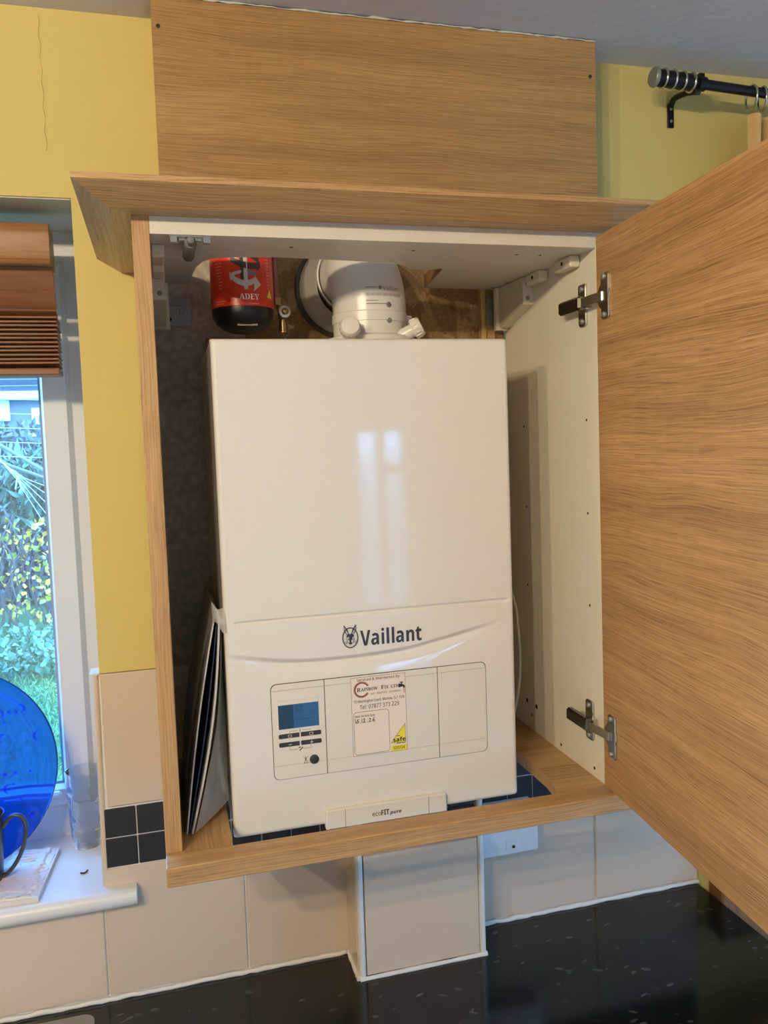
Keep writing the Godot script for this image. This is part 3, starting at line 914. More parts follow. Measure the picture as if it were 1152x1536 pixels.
	# plastic corner blocks
	for q in [[x2, -1, 0.2540, 0.305], [x2, -1, 0.1540, 0.2035], [x1, 1, 0.245, 0.300], [x1, 1, 0.155, 0.205]]:
		var xa: float = q[0]; var xb: float = q[0] + q[1] * 0.0165
		begin(); box(Vector3(minf(xa, xb), yu - 0.0165, q[2]), Vector3(maxf(xa, xb), yu, q[3]), 0.002)
		var blk := done("corner_block", M.cream_plastic, t)
		disc(Vector3(xb, yu - 0.008, (q[2] + q[3]) / 2), Vector3(q[1], 0, 0), 0.003, 0.0003, M.hole, blk, "screw_hole")
	# hanging brackets: plastic boxes at the top corners and steel plates on the wall
	for q in [[x2, -1.0], [x1, 1.0]]:
		var s: float = q[1]
		var xa: float = q[0]
		begin()
		var poly := PackedVector2Array([Vector2(0.040, 1.998), Vector2(0.062, 1.998), Vector2(0.072, 2.004), Vector2(0.146, 2.022), Vector2(0.146, 2.0655), Vector2(0.040, 2.0655)])
		XF = Transform3D(Basis(Vector3(0, 0, 1), Vector3(0, 1, 0), Vector3(-1, 0, 0)), Vector3.ZERO)
		var za := -(xa + s * 0.018); var zb := -xa
		prism(poly, minf(za, zb), maxf(za, zb), 0.0)
		XF = Transform3D.IDENTITY
		box(Vector3(minf(xa, xa + s * 0.024), 1.994, 0.036), Vector3(maxf(xa, xa + s * 0.024), 2.066, 0.046), 0.001)
		var hb := done("hanging_bracket", M.cream_plastic, t)
		for yy2 in [2.032, 2.055]:
			screw(Vector3(xa + s * 0.010, yy2, 0.1460), Vector3(0, 0, 1), 0.0036, M.steel, hb)

func hinge(hy: float, x2: float, D: Transform3D, t: Node3D, door: Node) -> void:
	# mounting plate on the side panel
	var XS := Transform3D(Basis(Vector3(0, 0, 1), Vector3(0, 1, 0), Vector3(-1, 0, 0)), Vector3(x2, hy, 0.3125))
	XF = XS
	begin(); prism(rr(-0.0105, -0.030, 0.0115, 0.030, 0.005), 0.0, 0.0035, 0.001)
	box(Vector3(-0.020, -0.0075, 0.002), Vector3(0.022, 0.0075, 0.010), 0.001)
	var h := done("hinge", M.chrome, t)
	screw(XS * Vector3(0, 0.0225, 0.0035), Vector3(-1, 0, 0), 0.0042, M.steel, h); screw(XS * Vector3(0, -0.0225, 0.0035), Vector3(-1, 0, 0), 0.0042, M.steel, h)
	# arm
	XF = XS
	begin()
	XF = XS * Transform3D(Basis(Vector3.UP, -0.0), Vector3(-0.006, 0, 0.0145))
	box(Vector3(-0.034, -0.0095, -0.005), Vector3(0.030, 0.0095, 0.0065), 0.003)
	done("hinge_arm", M.dark_chrome, h)
	# cup plate on the door
	var c := D * Transform3D(Basis.IDENTITY, Vector3(0.0305, hy + 0.001, 0.0))
	XF = c
	begin()
	prism(rr(-0.0105, -0.0305, 0.0125, 0.0305, 0.004), 0.0, 0.0030, 0.001)
	prism(circle(Vector2(-0.004, 0), 0.0185, 24, 0.0185), 0.0, 0.0026, 0.0008)
	done("cup_plate", M.chrome, h)
	screw(c * Vector3(-0.0005, 0.025, 0.003), c.basis.z, 0.0040, M.steel, h); screw(c * Vector3(-0.0005, -0.025, 0.003), c.basis.z, 0.0040, M.steel, h)
	# link from the arm into the cup
	begin(); XF = Transform3D.IDENTITY
	var p0 := XS * Vector3(0.020, 0, 0.0165); var p1 := c * Vector3(-0.002, 0, 0.004)
	var dx := (p1 - p0); var ln := dx.length(); dx = dx.normalized()
	XF = Transform3D(Basis(dx, Vector3.UP, dx.cross(Vector3.UP)), p0)
	box(Vector3(-0.004, -0.0065, -0.0015), Vector3(ln, 0.0065, 0.0015), 0.0008)
	done("hinge_link", M.chrome, h)
	XF = Transform3D.IDENTITY

# ---------------------------------------------------------------- boiler
func sw(x: float) -> float:
	var X := [0.0, 0.036, 0.0834, 0.1545, 0.248, 0.299, 0.389, 0.4283]
	var Y := [0.2600, 0.2527, 0.2439, 0.2403, 0.2433, 0.2510, 0.2694, 0.2790]
	for i in 7:
		if x <= X[i + 1]:
			var k: float = (x - X[i]) / (X[i + 1] - X[i])
			var m0: float = (Y[i + 1] - Y[maxi(i - 1, 0)]) / (X[i + 1] - X[maxi(i - 1, 0)]) * (X[i + 1] - X[i])
			var j := mini(i + 2, 7)
			var m1: float = (Y[j] - Y[i]) / (X[j] - X[i]) * (X[i + 1] - X[i])
			var k2 := k * k; var k3 := k2 * k
			return (2 * k3 - 3 * k2 + 1) * Y[i] + (k3 - 2 * k2 + k) * m0 + (-2 * k3 + 3 * k2) * Y[i + 1] + (k3 - k2) * m1
	return Y[7]

func relief(x: float, y: float) -> float:
	var W := 0.4283; var H := 0.6904; var R := 0.007
	var z := 0.0
	for d in [x, W - x, y, H - y]:
		if d < R: z -= R - sqrt(maxf(0.0, R * R - (R - d) * (R - d)))
	# groove
	var gx := clampf(x, 0.018, 0.418)
	var gd := Vector2(x - gx, y - 0.3021).length()
	z -= 0.0034 * exp(-pow(gd / 0.0026, 4.0))
	# curved crease: the lower face falls back under it and comes forward again
	var s := sw(x)
	var amp := 0.0075 * smoothstep(-0.03, 0.11, x) * (1.0 - smoothstep(0.30, 0.425, x))
	var d2 := s - y
	if d2 > -0.004:
		var edge := smoothstep(-0.004, 0.0045, d2)
		z -= amp * edge * exp(-maxf(0.0, d2 - 0.0045) / 0.016)
	return z

func boiler() -> void:
	var t := thing("boiler", "white gas boiler with rounded casing and control panel inside the cupboard", "boiler", Vector3(0.2267, 1.264, 0.13))
	t.position = Vector3(0.2195, 1.2777, 0.1621); t.scale = Vector3.ONE * 0.975   # 418 mm wide, 673 mm high
	var X0 := 0.0125; var Y0 := 1.264; var ZB := 0.2562; var W := 0.4283; var H := 0.6904
	# front casing with its relief
	begin()
	var xs := []
	for d in [0.0, 0.0004, 0.0012, 0.0025, 0.0042, 0.007]: xs.append(d)
	var x := 0.012
	while x < W - 0.010: xs.append(x); x += 0.006
	for d in [0.007, 0.0042, 0.0025, 0.0012, 0.0004, 0.0]: xs.append(W - d)
	var ys := []
	for d in [0.0, 0.0004, 0.0012, 0.0025, 0.0042, 0.007]: ys.append(d)
	var y := 0.015
	while y < H - 0.010:
		ys.append(y)
		y += 0.0012 if (y > 0.213 and y < 0.283) or (y >= 0.290 and y < 0.3095) else 0.007
	for d in [0.007, 0.0042, 0.0025, 0.0012, 0.0004, 0.0]: ys.append(H - d)
	var P := []; var N := []
	for i in xs.size():
		var rp := []; var rn := []
		for j in ys.size():
			var px: float = xs[i]; var py: float = ys[j]
			var e := 0.0004
			rp.append(Vector3(X0 + px, Y0 + py, ZB + relief(px, py)))
			var gx := (relief(px + e, py) - relief(px - e, py)) / (2 * e); var gy := (relief(px, py + e) - relief(px, py - e)) / (2 * e)
			rn.append(Vector3(-gx, -gy, 1).normalized())
		P.append(rp); N.append(rn)
	for i in xs.size() - 1:
		for j in ys.size() - 1:
			tri(P[i][j], P[i + 1][j], P[i + 1][j + 1], N[i][j], N[i + 1][j], N[i + 1][j + 1], Vector2.ZERO, Vector2.ZERO, Vector2.ZERO)
			tri(P[i][j], P[i + 1][j + 1], P[i][j + 1], N[i][j], N[i + 1][j + 1], N[i][j + 1], Vector2.ZERO, Vector2.ZERO, Vector2.ZERO)
	# skirt of the front casing
	var zf := ZB - 0.007
	for i in xs.size() - 1:
		quad(Vector3(X0 + xs[i], Y0, zf - 0.02), Vector3(X0 + xs[i + 1], Y0, zf - 0.02), P[i + 1][0], P[i][0])
		quad(P[i][ys.size() - 1], P[i + 1][ys.size() - 1], Vector3(X0 + xs[i + 1], Y0 + H, zf - 0.02), Vector3(X0 + xs[i], Y0 + H, zf - 0.02))
	for j in ys.size() - 1:
		quad(P[0][j], P[0][j + 1], Vector3(X0, Y0 + ys[j + 1], zf - 0.02), Vector3(X0, Y0 + ys[j], zf - 0.02))
		quad(Vector3(X0 + W, Y0 + ys[j], zf - 0.02), Vector3(X0 + W, Y0 + ys[j + 1], zf - 0.02), P[xs.size() - 1][j + 1], P[xs.size() - 1][j])
	done("front_casing", M.boiler, t)
	begin(); box(Vector3(X0 + 0.0015, Y0 + 0.002, -0.02), Vector3(X0 + W - 0.0015, Y0 + H - 0.001, zf - 0.0215), 0.001); done("side_casing", M.boiler_plastic, t)
	# control panel and flaps: plates on a dark gap
	var yb := 1.3406; var yt := 1.4762
	var pr := 0.0082
	begin(); prism(rr(0.0712, yb - 0.0006, 0.3924, yt + 0.0006, pr), ZB - 0.001, ZB + 0.0003); done("panel_gap", M.seam, t)
	var cols := [[0.0720, 0.1468, 1, 0, "control_panel"], [0.1478, 0.3156, 0, 0, "flap"], [0.3166, 0.3916, 0, 1, "flap"]]
	var cp: Node
	for c in cols:
		begin()
		var l: float = pr * c[2]; var r: float = pr * c[3]
		prism(rr(c[0], yt - 0.0086, c[1], yt, [0.0, 0.0, r, l]), ZB - 0.0005, ZB + 0.0011, 0.0003)
		prism(rr(c[0], yb + 0.0197, c[1], yt - 0.0089, 0.0), ZB - 0.0005, ZB + 0.0013, 0.0003)
		prism(rr(c[0], yb, c[1], yb + 0.0194, [l, r, 0.0, 0.0]), ZB - 0.0005, ZB + 0.0011, 0.0003)
		var o := done(c[4], M.boiler_plastic, t)
		if c[2] == 1: cp = o
	var zp := ZB + 0.0013
	# display with its pale bezel
	begin(); prism(rr(0.0800, 1.4110, 0.1383, 1.4525, 0.0008), zp - 0.001, zp + 0.0006, 0.0003); done("bezel", M.boiler_plastic, cp)
	begin(); prism(rr(0.0806, 1.4124, 0.1376, 1.4466, 0.0003), zp, zp + 0.0009); done("display", M.lcd, cp)
	begin(); prism(rr(0.0807, 1.4126, 0.1018, 1.4464, 0.0002), zp, zp + 0.0010); done("display_shade", M.lcd_dark, cp)
	text("61", 0.1040, 0.1140, 1.4355, 1.4440, zp + 0.0011, M.lcd_dark, cp)
	begin(); strip([Vector2(0.083, 1.4235), Vector2(0.1350, 1.4245)], 0.0004, zp, zp + 0.00105); done("display_line", M.lcd_dark, cp)
	# four bar buttons and the round one
	for b in [[0.0800, 0.1090, 1.3990, 1.4052, [0.002, 0, 0, 0.002]], [0.1112, 0.1402, 1.3990, 1.4052, [0, 0.002, 0.002, 0]], [0.0800, 0.1090, 1.3868, 1.3930, [0.002, 0, 0, 0.002]], [0.1112, 0.1402, 1.3868, 1.3930, [0, 0.002, 0.002, 0]]]:
		begin(); prism(rr(b[0], b[2], b[1], b[3], b[4]), zp - 0.0005, zp + 0.0012, 0.0005); done("button", M.button, cp)
	XF = Transform3D(basis_to(Vector3(0, 0, 1)), Vector3(0.1288, 1.3640, zp))
	begin(); lathe([Vector2(0.0066, 0), Vector2(0.0066, 0.0012), Vector2(0.0058, 0.0018), Vector2(0, 0.002)], 28); done("reset_button", M.button, cp)
	XF = Transform3D.IDENTITY
	# printed symbols on and around the buttons
	begin()
	for cxx in [0.0955, 0.1258]:
		loop2(rr(cxx - 0.0026, 1.4003, cxx + 0.0026, 1.4038, 0.0003), 0.0005, zp + 0.0011, zp + 0.0014)
	strip([Vector2(0.0935, 1.3896), Vector2(0.0975, 1.3896)], 0.0007, zp + 0.0011, zp + 0.0014)
	strip([Vector2(0.1240, 1.3898), Vector2(0.1280, 1.3898)], 0.0007, zp + 0.0011, zp + 0.0014); strip([Vector2(0.1260, 1.3878), Vector2(0.1260, 1.3918)], 0.0007, zp + 0.0011, zp + 0.0014)
	stuff(done("button_symbols", M.paper, cp))
	begin()
	var w := 0.0004
	strip([Vector2(0.0955, 1.4068), Vector2(0.0955, 1.4082), Vector2(0.1065, 1.4082)], w, zp, zp + 0.0002)
	strip([Vector2(0.1140, 1.4082), Vector2(0.1250, 1.4082), Vector2(0.1250, 1.4068)], w, zp, zp + 0.0002)
	strip([Vector2(0.1103, 1.4064), Vector2(0.1103, 1.4098)], 0.0009, zp, zp + 0.0002)
	strip([Vector2(0.0950, 1.3853), Vector2(0.0950, 1.3815), Vector2(0.1060, 1.3815)], w, zp, zp + 0.0002)
	strip([Vector2(0.1145, 1.3815), Vector2(0.1250, 1.3815), Vector2(0.1250, 1.3853)], w, zp, zp + 0.0002)
	strip([Vector2(0.1078, 1.3834), Vector2(0.1098, 1.3838)], 0.0013, zp, zp + 0.0002); strip([Vector2(0.1090, 1.3795), Vector2(0.1130, 1.3832)], 0.0014, zp, zp + 0.0002)
	strip([Vector2(0.1135, 1.3690), Vector2(0.1165, 1.3655), Vector2(0.1140, 1.3595)], 0.0005, zp, zp + 0.0002); strip([Vector2(0.1195, 1.3690), Vector2(0.1168, 1.3655), Vector2(0.1192, 1.3595)], 0.0005, zp, zp + 0.0002)
	strip([Vector2(0.1166, 1.3690), Vector2(0.1166, 1.3640)], 0.0008, zp, zp + 0.0002); strip([Vector2(0.1140, 1.3598), Vector2(0.1192, 1.3598)], 0.0004, zp, zp + 0.0002)
	stuff(done("panel_symbols", M.ink, cp))
	# name in dark raised letters
	text("Vaillant", 0.2022, 0.2938, 1.5185, 1.5424, ZB + 0.0001, M.brand_ink, t, "Droid Sans", 700, 0.0, "brand_lettering").scale.z = 0.06
	# oval emblem with the hare's head
	begin()
	var ec := Vector2(0.1877, 1.5325)
	loop2(circle(ec, 0.0116, 40, 0.0150), 0.0015, ZB - 0.0002, ZB + 0.0010)
	for s in [-1.0, 1.0]:
		var f := func(u, v): return ec + Vector2(s * u, v)
		# ear outlines
		for pp in [[[0.0015, 0.0052], [0.0030, 0.0062], [0.0092, 0.0178], [0.0082, 0.0182], [0.0040, 0.0120]], [[0.0092, 0.0178], [0.0085, 0.0100], [0.0056, 0.0052], [0.0046, 0.0056], [0.0078, 0.0110]], [[0.0000, 0.0050], [0.0030, 0.0062], [0.0056, 0.0030], [0.0050, 0.0005], [0.0042, 0.0022], [0.0022, 0.0020], [0.0012, -0.0030], [0.0012, -0.0072], [0.0000, -0.0078]], [[0.0016, -0.0018], [0.0032, -0.0012], [0.0036, -0.0028], [0.0022, -0.0034]], [[0.0012, -0.0070], [0.0034, -0.0072], [0.0010, -0.0096], [0.0000, -0.0100], [0.0000, -0.0078]], [[0.0052, 0.0010], [0.0060, -0.0020], [0.0046, -0.0060], [0.0040, -0.0060], [0.0052, -0.0020]]]:
			var poly := PackedVector2Array()
			for q in pp: poly.append(f.call(q[0], q[1]))
			prism(poly, ZB - 0.0002, ZB + 0.0009, 0.0, false)
		for k in 3:
			strip([f.call(0.0040, -0.0062 - 0.0008 * k), f.call(0.0086, -0.0048 - 0.0016 * k)], 0.0003, ZB, ZB + 0.0006)
	done("emblem", M.brand_ink, t)
	# grip at the bottom edge
	begin(); prism(rr(0.1412, 1.2600, 0.3226, 1.2879, [0.0, 0.0, 0.004, 0.004]), ZB - 0.004, ZB + 0.0075, 0.0015)
	var hd := done("lower_grip", M.boiler_plastic, t)
	for xx in [0.1692, 0.2946]:
		begin(); strip([Vector2(xx, 1.2605), Vector2(xx, 1.2868)], 0.0005, ZB + 0.0072, ZB + 0.0077); done("grip_joint", M.seam, hd)
	text("eco", 0.2090, 0.2215, 1.2698, 1.2749, ZB + 0.0076, M.ink, hd)
	text("FIT", 0.2222, 0.2340, 1.2698, 1.2775, ZB + 0.0076, M.ink, hd, "Droid Sans", 700)
	text("pure", 0.2353, 0.2515, 1.2680, 1.2734, ZB + 0.0076, M.ink, hd, "Droid Sans", 700, 0.22)
	sticker(t, ZB)

func sticker(t: Node3D, ZB: float) -> void:
	var z := ZB + 0.0014
	begin()
	var x0 := 0.1853; var x1 := 0.2669; var y0 := 1.3592; var y1 := 1.4742
	prism(rr(x0, y0, x1, y1, 0.0004), z - 0.0002, z + 0.00015)
	var s := done("service_sticker", M.paper, t); s.set_meta("label", "white service sticker with printed and handwritten lines")
	var zz := z + 0.0002
	var W := x1 - x0; var H := y1 - y0
	var tx := func(a, u0, u1, v0, v1, m, font = "Droid Sans", wt = 400): text(a, x0 + W * u0, x0 + W * u1, y1 - H * v1, y1 - H * v0, zz, m, s, font, wt)
	var pt := func(u, v): return Vector2(x0 + W * u, y1 - H * v)
	tx.call("Serviced & Maintained By:", 0.115, 0.905, 0.018, 0.062, M.ink)
	tx.call("R", 0.105, 0.175, 0.135, 0.185, M.ink, "Droid Serif", 700)
	tx.call("AINBOW", 0.180, 0.485, 0.140, 0.180, M.ink, "Droid Serif", 700)
	tx.call("F", 0.545, 0.605, 0.133, 0.178, M.ink, "Droid Serif", 700)
	tx.call("IX", 0.610, 0.685, 0.140, 0.177, M.ink, "Droid Serif", 700)
	tx.call("LTD", 0.725, 0.865, 0.140, 0.176, M.ink, "Droid Serif", 700)
	tx.call("GAS   HEATING   PLUMBING", 0.35, 0.915, 0.212, 0.234, M.grey_ink, "Droid Serif")
	tx.call("15 Washington Court, Marlow, SL7 1UN", 0.045, 0.965, 0.288, 0.334, M.ink)
	tx.call("Tel: 07877 373 229", 0.150, 0.865, 0.352, 0.410, M.ink)
	tx.call("Next Service Due:", 0.055, 0.42, 0.478, 0.512, M.ink)
	# broken ring round the first letters
	begin()
	var c: Vector2 = pt.call(0.195, 0.16)
	for q in [[0.0112, M.ink]]:
		arc(c, 0.0098, 0.0016, 0.45, TAU - 0.55, z, z + 0.0003)
	done("ring_print", M.maroon, s)
	begin(); arc(c, 0.0114, 0.0013, 0.45, TAU - 0.55, z, z + 0.0003); done("ring_print", M.orange_ring, s)
	# tap and its stream
	begin()
	prism(PackedVector2Array([pt.call(0.868, 0.185), pt.call(0.868, 0.135), pt.call(0.885, 0.135), pt.call(0.885, 0.15), pt.call(0.955, 0.15), pt.call(0.985, 0.165), pt.call(0.985, 0.195), pt.call(0.950, 0.195), pt.call(0.950, 0.175), pt.call(0.885, 0.172), pt.call(0.885, 0.185)]), z, z + 0.0003)
	prism(rr(pt.call(0.915, 0).x, pt.call(0, 0.15).y, pt.call(0.935, 0).x, pt.call(0, 0.12).y, 0.0), z, z + 0.0003)
	prism(rr(pt.call(0.890, 0).x, pt.call(0, 0.125).y, pt.call(0.960, 0).x, pt.call(0, 0.115).y, 0.0), z, z + 0.0003)
	done("tap_print", M.ink, s)
	begin(); prism(rr(pt.call(0.952, 0).x, pt.call(0, 0.26).y, pt.call(0.985, 0).x, pt.call(0, 0.198).y, 0.0), z, z + 0.0003); done("water_print", M.pink, s)
	# borders
	begin()
	loop2(rr(x0 + 0.0002, y0 + 0.0002, x1 - 0.0002, y1 - 0.0002, 0.0003), 0.0004, z, z + 0.0003)
	var a: Vector2 = pt.call(0.03, 0.985); var b: Vector2 = pt.call(0.675, 0.440)
	loop2(rr(a.x, a.y, b.x, b.y, 0.0045), 0.0005, z, z + 0.0003)
	done("border_print", M.ink, s)
	# handwritten date
	begin()
	var hw := [[[0.058, 0.525], [0.064, 0.560], [0.073, 0.578], [0.092, 0.560], [0.100, 0.535]], [[0.100, 0.535], [0.125, 0.532]], [[0.100, 0.535], [0.098, 0.550], [0.117, 0.556], [0.115, 0.574], [0.098, 0.578]], [[0.143, 0.574], [0.146, 0.577]], [[0.180, 0.530], [0.178, 0.580]], [[0.204, 0.540], [0.222, 0.530], [0.234, 0.542], [0.222, 0.560], [0.204, 0.578], [0.242, 0.576]], [[0.283, 0.575], [0.287, 0.577]], [[0.310, 0.542], [0.326, 0.532], [0.338, 0.543], [0.325, 0.562], [0.310, 0.577], [0.352, 0.575]], [[0.405, 0.528], [0.385, 0.545], [0.376, 0.566], [0.392, 0.580], [0.412, 0.568], [0.402, 0.556], [0.382, 0.562]]]
	for st in hw:
		var pts := []
		for q in st: pts.append(pt.call(q[0], q[1]))
		strip(pts, 0.00085, z, z + 0.0003)
	done("handwriting", M.ink, s)
	# yellow triangle and box
	begin()
	prism(PackedVector2Array([pt.call(0.690, 0.890), pt.call(0.965, 0.655), pt.call(0.965, 0.890)]), z, z + 0.00022)
	a = pt.call(0.690, 0.995); b = pt.call(0.990, 0.920)
	prism(rr(a.x, a.y, b.x, b.y, 0.0), z, z + 0.00022)
	done("safety_mark", M.safety_yellow, s)
	begin()
	strip([pt.call(0.690, 0.890), pt.call(0.965, 0.655), pt.call(0.965, 0.890), pt.call(0.690, 0.890)], 0.0004, z, z + 0.0003)
	strip([pt.call(0.80, 0.900), pt.call(0.955, 0.900)], 0.0009, z, z + 0.00032)
	strip([pt.call(0.79, 0.805), pt.call(0.86, 0.805)], 0.0007, z, z + 0.00032)
	done("safety_outline", M.ink, s)
	text("safe", x0 + W * 0.735, x0 + W * 0.965, y1 - H * 0.880, y1 - H * 0.822, z + 0.0004, M.ink, s, "Droid Sans", 700)
	text("535724", x0 + W * 0.735, x0 + W * 0.945, y1 - H * 0.975, y1 - H * 0.938, z + 0.0004, M.ink, s)

func arc(c: Vector2, r: float, w: float, a0: float, a1: float, z0: float, z1: float) -> void:
	var n := 30
	for i in n:
		var s := a0 + (a1 - a0) * i / n; var e := a0 + (a1 - a0) * (i + 1) / n
		var p := c + Vector2.from_angle(s) * (r + w / 2); var q := c + Vector2.from_angle(e) * (r + w / 2)
		var u := c + Vector2.from_angle(e) * (r - w / 2); var v := c + Vector2.from_angle(s) * (r - w / 2)
		prism(PackedVector2Array([p, q, u, v]), z0, z1, 0.0, false)

# ---------------------------------------------------------------- flue and fittings above the boiler
func flue() -> void:
	var t := thing("flue_elbow", "white plastic flue elbow with two test caps on top of the boiler", "flue", Vector3(0.263, 1.951, 0.135))
	var cx := 0.2635; var cz := 0.135; var r := 0.0565
	begin()
	var pts := [Vector3(cx, 1.9512, cz), Vector3(cx, 1.985, cz), Vector3(cx, 2.020, cz)]
	var rad := [r, r, r]
	for i in 9:
		var a := PI / 2 * (i + 1) / 9.0
		pts.append(Vector3(cx - 0.004 * sin(a), 2.022 + 0.055 * sin(a), cz - 0.055 + 0.055 * cos(a))); rad.append(r)
	pts.append(Vector3(cx - 0.006, 2.077, 0.004)); rad.append(r)
	tube(pts, rad, 44); done("elbow", M.flue, t)
	# rings where the sockets end
	begin(); XF = Transform3D(Basis.IDENTITY, Vector3(cx, 0, cz))
	lathe([Vector2(r, 1.9895), Vector2(r + 0.0016, 1.990), Vector2(r + 0.0016, 2.0035), Vector2(r, 2.005)], 44); done("socket_ring", M.flue, t)
	begin(); lathe([Vector2(r + 0.014, 1.9512), Vector2(r + 0.014, 1.960), Vector2(r + 0.011, 1.9675), Vector2(r + 0.001, 1.9705)], 44); done("base_collar", M.flue, t)
	XF = Transform3D(Basis(Vector3(1, 0, 0), Vector3(0, 0, 1), Vector3(0, -1, 0)), Vector3(cx - 0.006, 2.077, 0.0))
	begin(); lathe([Vector2(r + 0.002, 0.066), Vector2(r + 0.004, 0.0655), Vector2(r + 0.004, 0.0585), Vector2(r, 0.058)].map(func(v): return v), 44); XF = Transform3D.IDENTITY
	done("bend_ring", M.flue, t)
	# wall pipe with its rubber seal
	XF = Transform3D(Basis(Vector3(1, 0, 0), Vector3(0, 0, 1), Vector3(0, -1, 0)), Vector3(cx - 0.010, 2.066, 0.004))
	begin(); lathe([Vector2(0.0765, 0.0), Vector2(0.0765, 0.010), Vector2(0.072, 0.020), Vector2(0.060, 0.036), Vector2(0.055, 0.050)], 48); done("wall_cover", M.grey_pipe, t)
	begin(); lathe([Vector2(0.0835, 0.0), Vector2(0.0840, 0.004), Vector2(0.0790, 0.008), Vector2(0.0760, 0.006)], 48); done("rubber_seal", M.rubber, t)
	XF = Transform3D.IDENTITY
	# test caps: one faces the room, one leans out to the right
	for q in [[Vector3(0.219, 1.968, 0.188), Vector3(-0.18, 0.34, 1.0), 0.022], [Vector3(0.300, 1.966, 0.175), Vector3(1.0, 0.52, 0.42), 0.028]]:
		var ax: Vector3 = q[1].normalized()
		XF = Transform3D(basis_to(ax), q[0])
		begin(); lathe([Vector2(0.0085, -0.02), Vector2(0.0105, 0.0), Vector2(0.0105, q[2])], 20); done("test_stub", M.flue, t)
		begin()
		var l: float = q[2]
		var pr := [Vector2(0.0132, l - 0.006), Vector2(0.0148, l - 0.004), Vector2(0.0148, l + 0.006), Vector2(0.0130, l + 0.009), Vector2(0, l + 0.0098)]
		lathe(pr, 28)
		for k in 16:
			var a := TAU * k / 16
			var p := Vector3(cos(a) * 0.0149, 0, sin(a) * 0.0149)
			tube([p + Vector3(0, l - 0.0045, 0), p + Vector3(0, l + 0.004, 0)], 0.0009, 5)
		done("test_cap", M.boiler_plastic, t)
		XF = Transform3D.IDENTITY
	# screws
	for q in [[0.2705, 2.058], [0.2800, 2.0125], [0.2800, 1.9895]]:
		var d := sqrt(r * r - pow(q[0] - cx, 2.0))
		var zz: float = cz + d if q[1] < 2.03 else cz + d - 0.012
		screw(Vector3(q[0], q[1], zz - 0.0005), Vector3((q[0] - cx), 0.0 if q[1] < 2.03 else 0.02, d), 0.0042, M.steel, t)
	# side lug with its screw
	begin(); XF = Transform3D(Basis(Vector3.UP, 0.5), Vector3(cx + 0.052, 1.995, cz + 0.018)); prism(rr(0.0, -0.006, 0.013, 0.007, 0.002), -0.002, 0.002, 0.0005); XF = Transform3D.IDENTITY
	done("side_lug", M.flue, t)
	screw(Vector3(cx + 0.0605, 1.9955, cz + 0.0165), Vector3(0.5, 0, 0.88), 0.0035, M.steel, t)
	# print on the elbow, wrapped on its round face
	wrap_text("Vaillant", cx, cz, r, 0.0075, 0.0400, 2.0330, 2.0400, M.flue_ink, t, "Droid Sans", 400)
	wrap_text("00 00 000 000 00 000 00", cx, cz, r, -0.0180, 0.0405, 2.0250, 2.0292, M.flue_ink, t, "Droid Sans", 400)
	begin()
	for q in [[-0.018, -0.001, 2.0375], [-0.018, 0.000, 2.0180], [-0.018, 0.020, 2.0135]]:
		wrap_poly(rr(q[0], q[2] - 0.0006, q[1], q[2] + 0.0006, 0.0), cx, cz, r)
	wrap_poly(circle(Vector2(0.0035, 2.0370), 0.0028, 14), cx, cz, r)
	done("print", M.flue_ink, t)

func onround(u: float, y: float, cx: float, cz: float, r: float, lift := 0.0004) -> Vector3:
	var a := u / r
	return Vector3(cx + (r + lift) * sin(a), y, cz + (r + lift) * cos(a))

func wrap_poly(poly: PackedVector2Array, cx: float, cz: float, r: float, lift := 0.0004) -> void:
	# a flat shape (u along the round, y up) laid on an upright cylinder
	var lo := 1e9; var hi := -1e9
	for p in poly: lo = minf(lo, p.x); hi = maxf(hi, p.x)
	var u := lo
	while u < hi:
		var e := minf(u + 0.004, hi)
		for part in Geometry2D.intersect_polygons(poly, PackedVector2Array([Vector2(u, -9), Vector2(e, -9), Vector2(e, 9), Vector2(u, 9)])):
			var idx := Geometry2D.triangulate_polygon(part)
			for i in range(0, idx.size(), 3):
				var a: Vector2 = part[idx[i]]; var b: Vector2 = part[idx[i + 1]]; var c: Vector2 = part[idx[i + 2]]
				if (b - a).cross(c - a) < 0:
					var t := b; b = c; c = t
				var na := Vector3(sin(a.x / r), 0, cos(a.x / r)); var nb := Vector3(sin(b.x / r), 0, cos(b.x / r)); var nc := Vector3(sin(c.x / r), 0, cos(c.x / r))
				tri(onround(a.x, a.y, cx, cz, r, lift), onround(b.x, b.y, cx, cz, r, lift), onround(c.x, c.y, cx, cz, r, lift), na, nb, nc, Vector2.ZERO, Vector2.ZERO, Vector2.ZERO)
		u = e

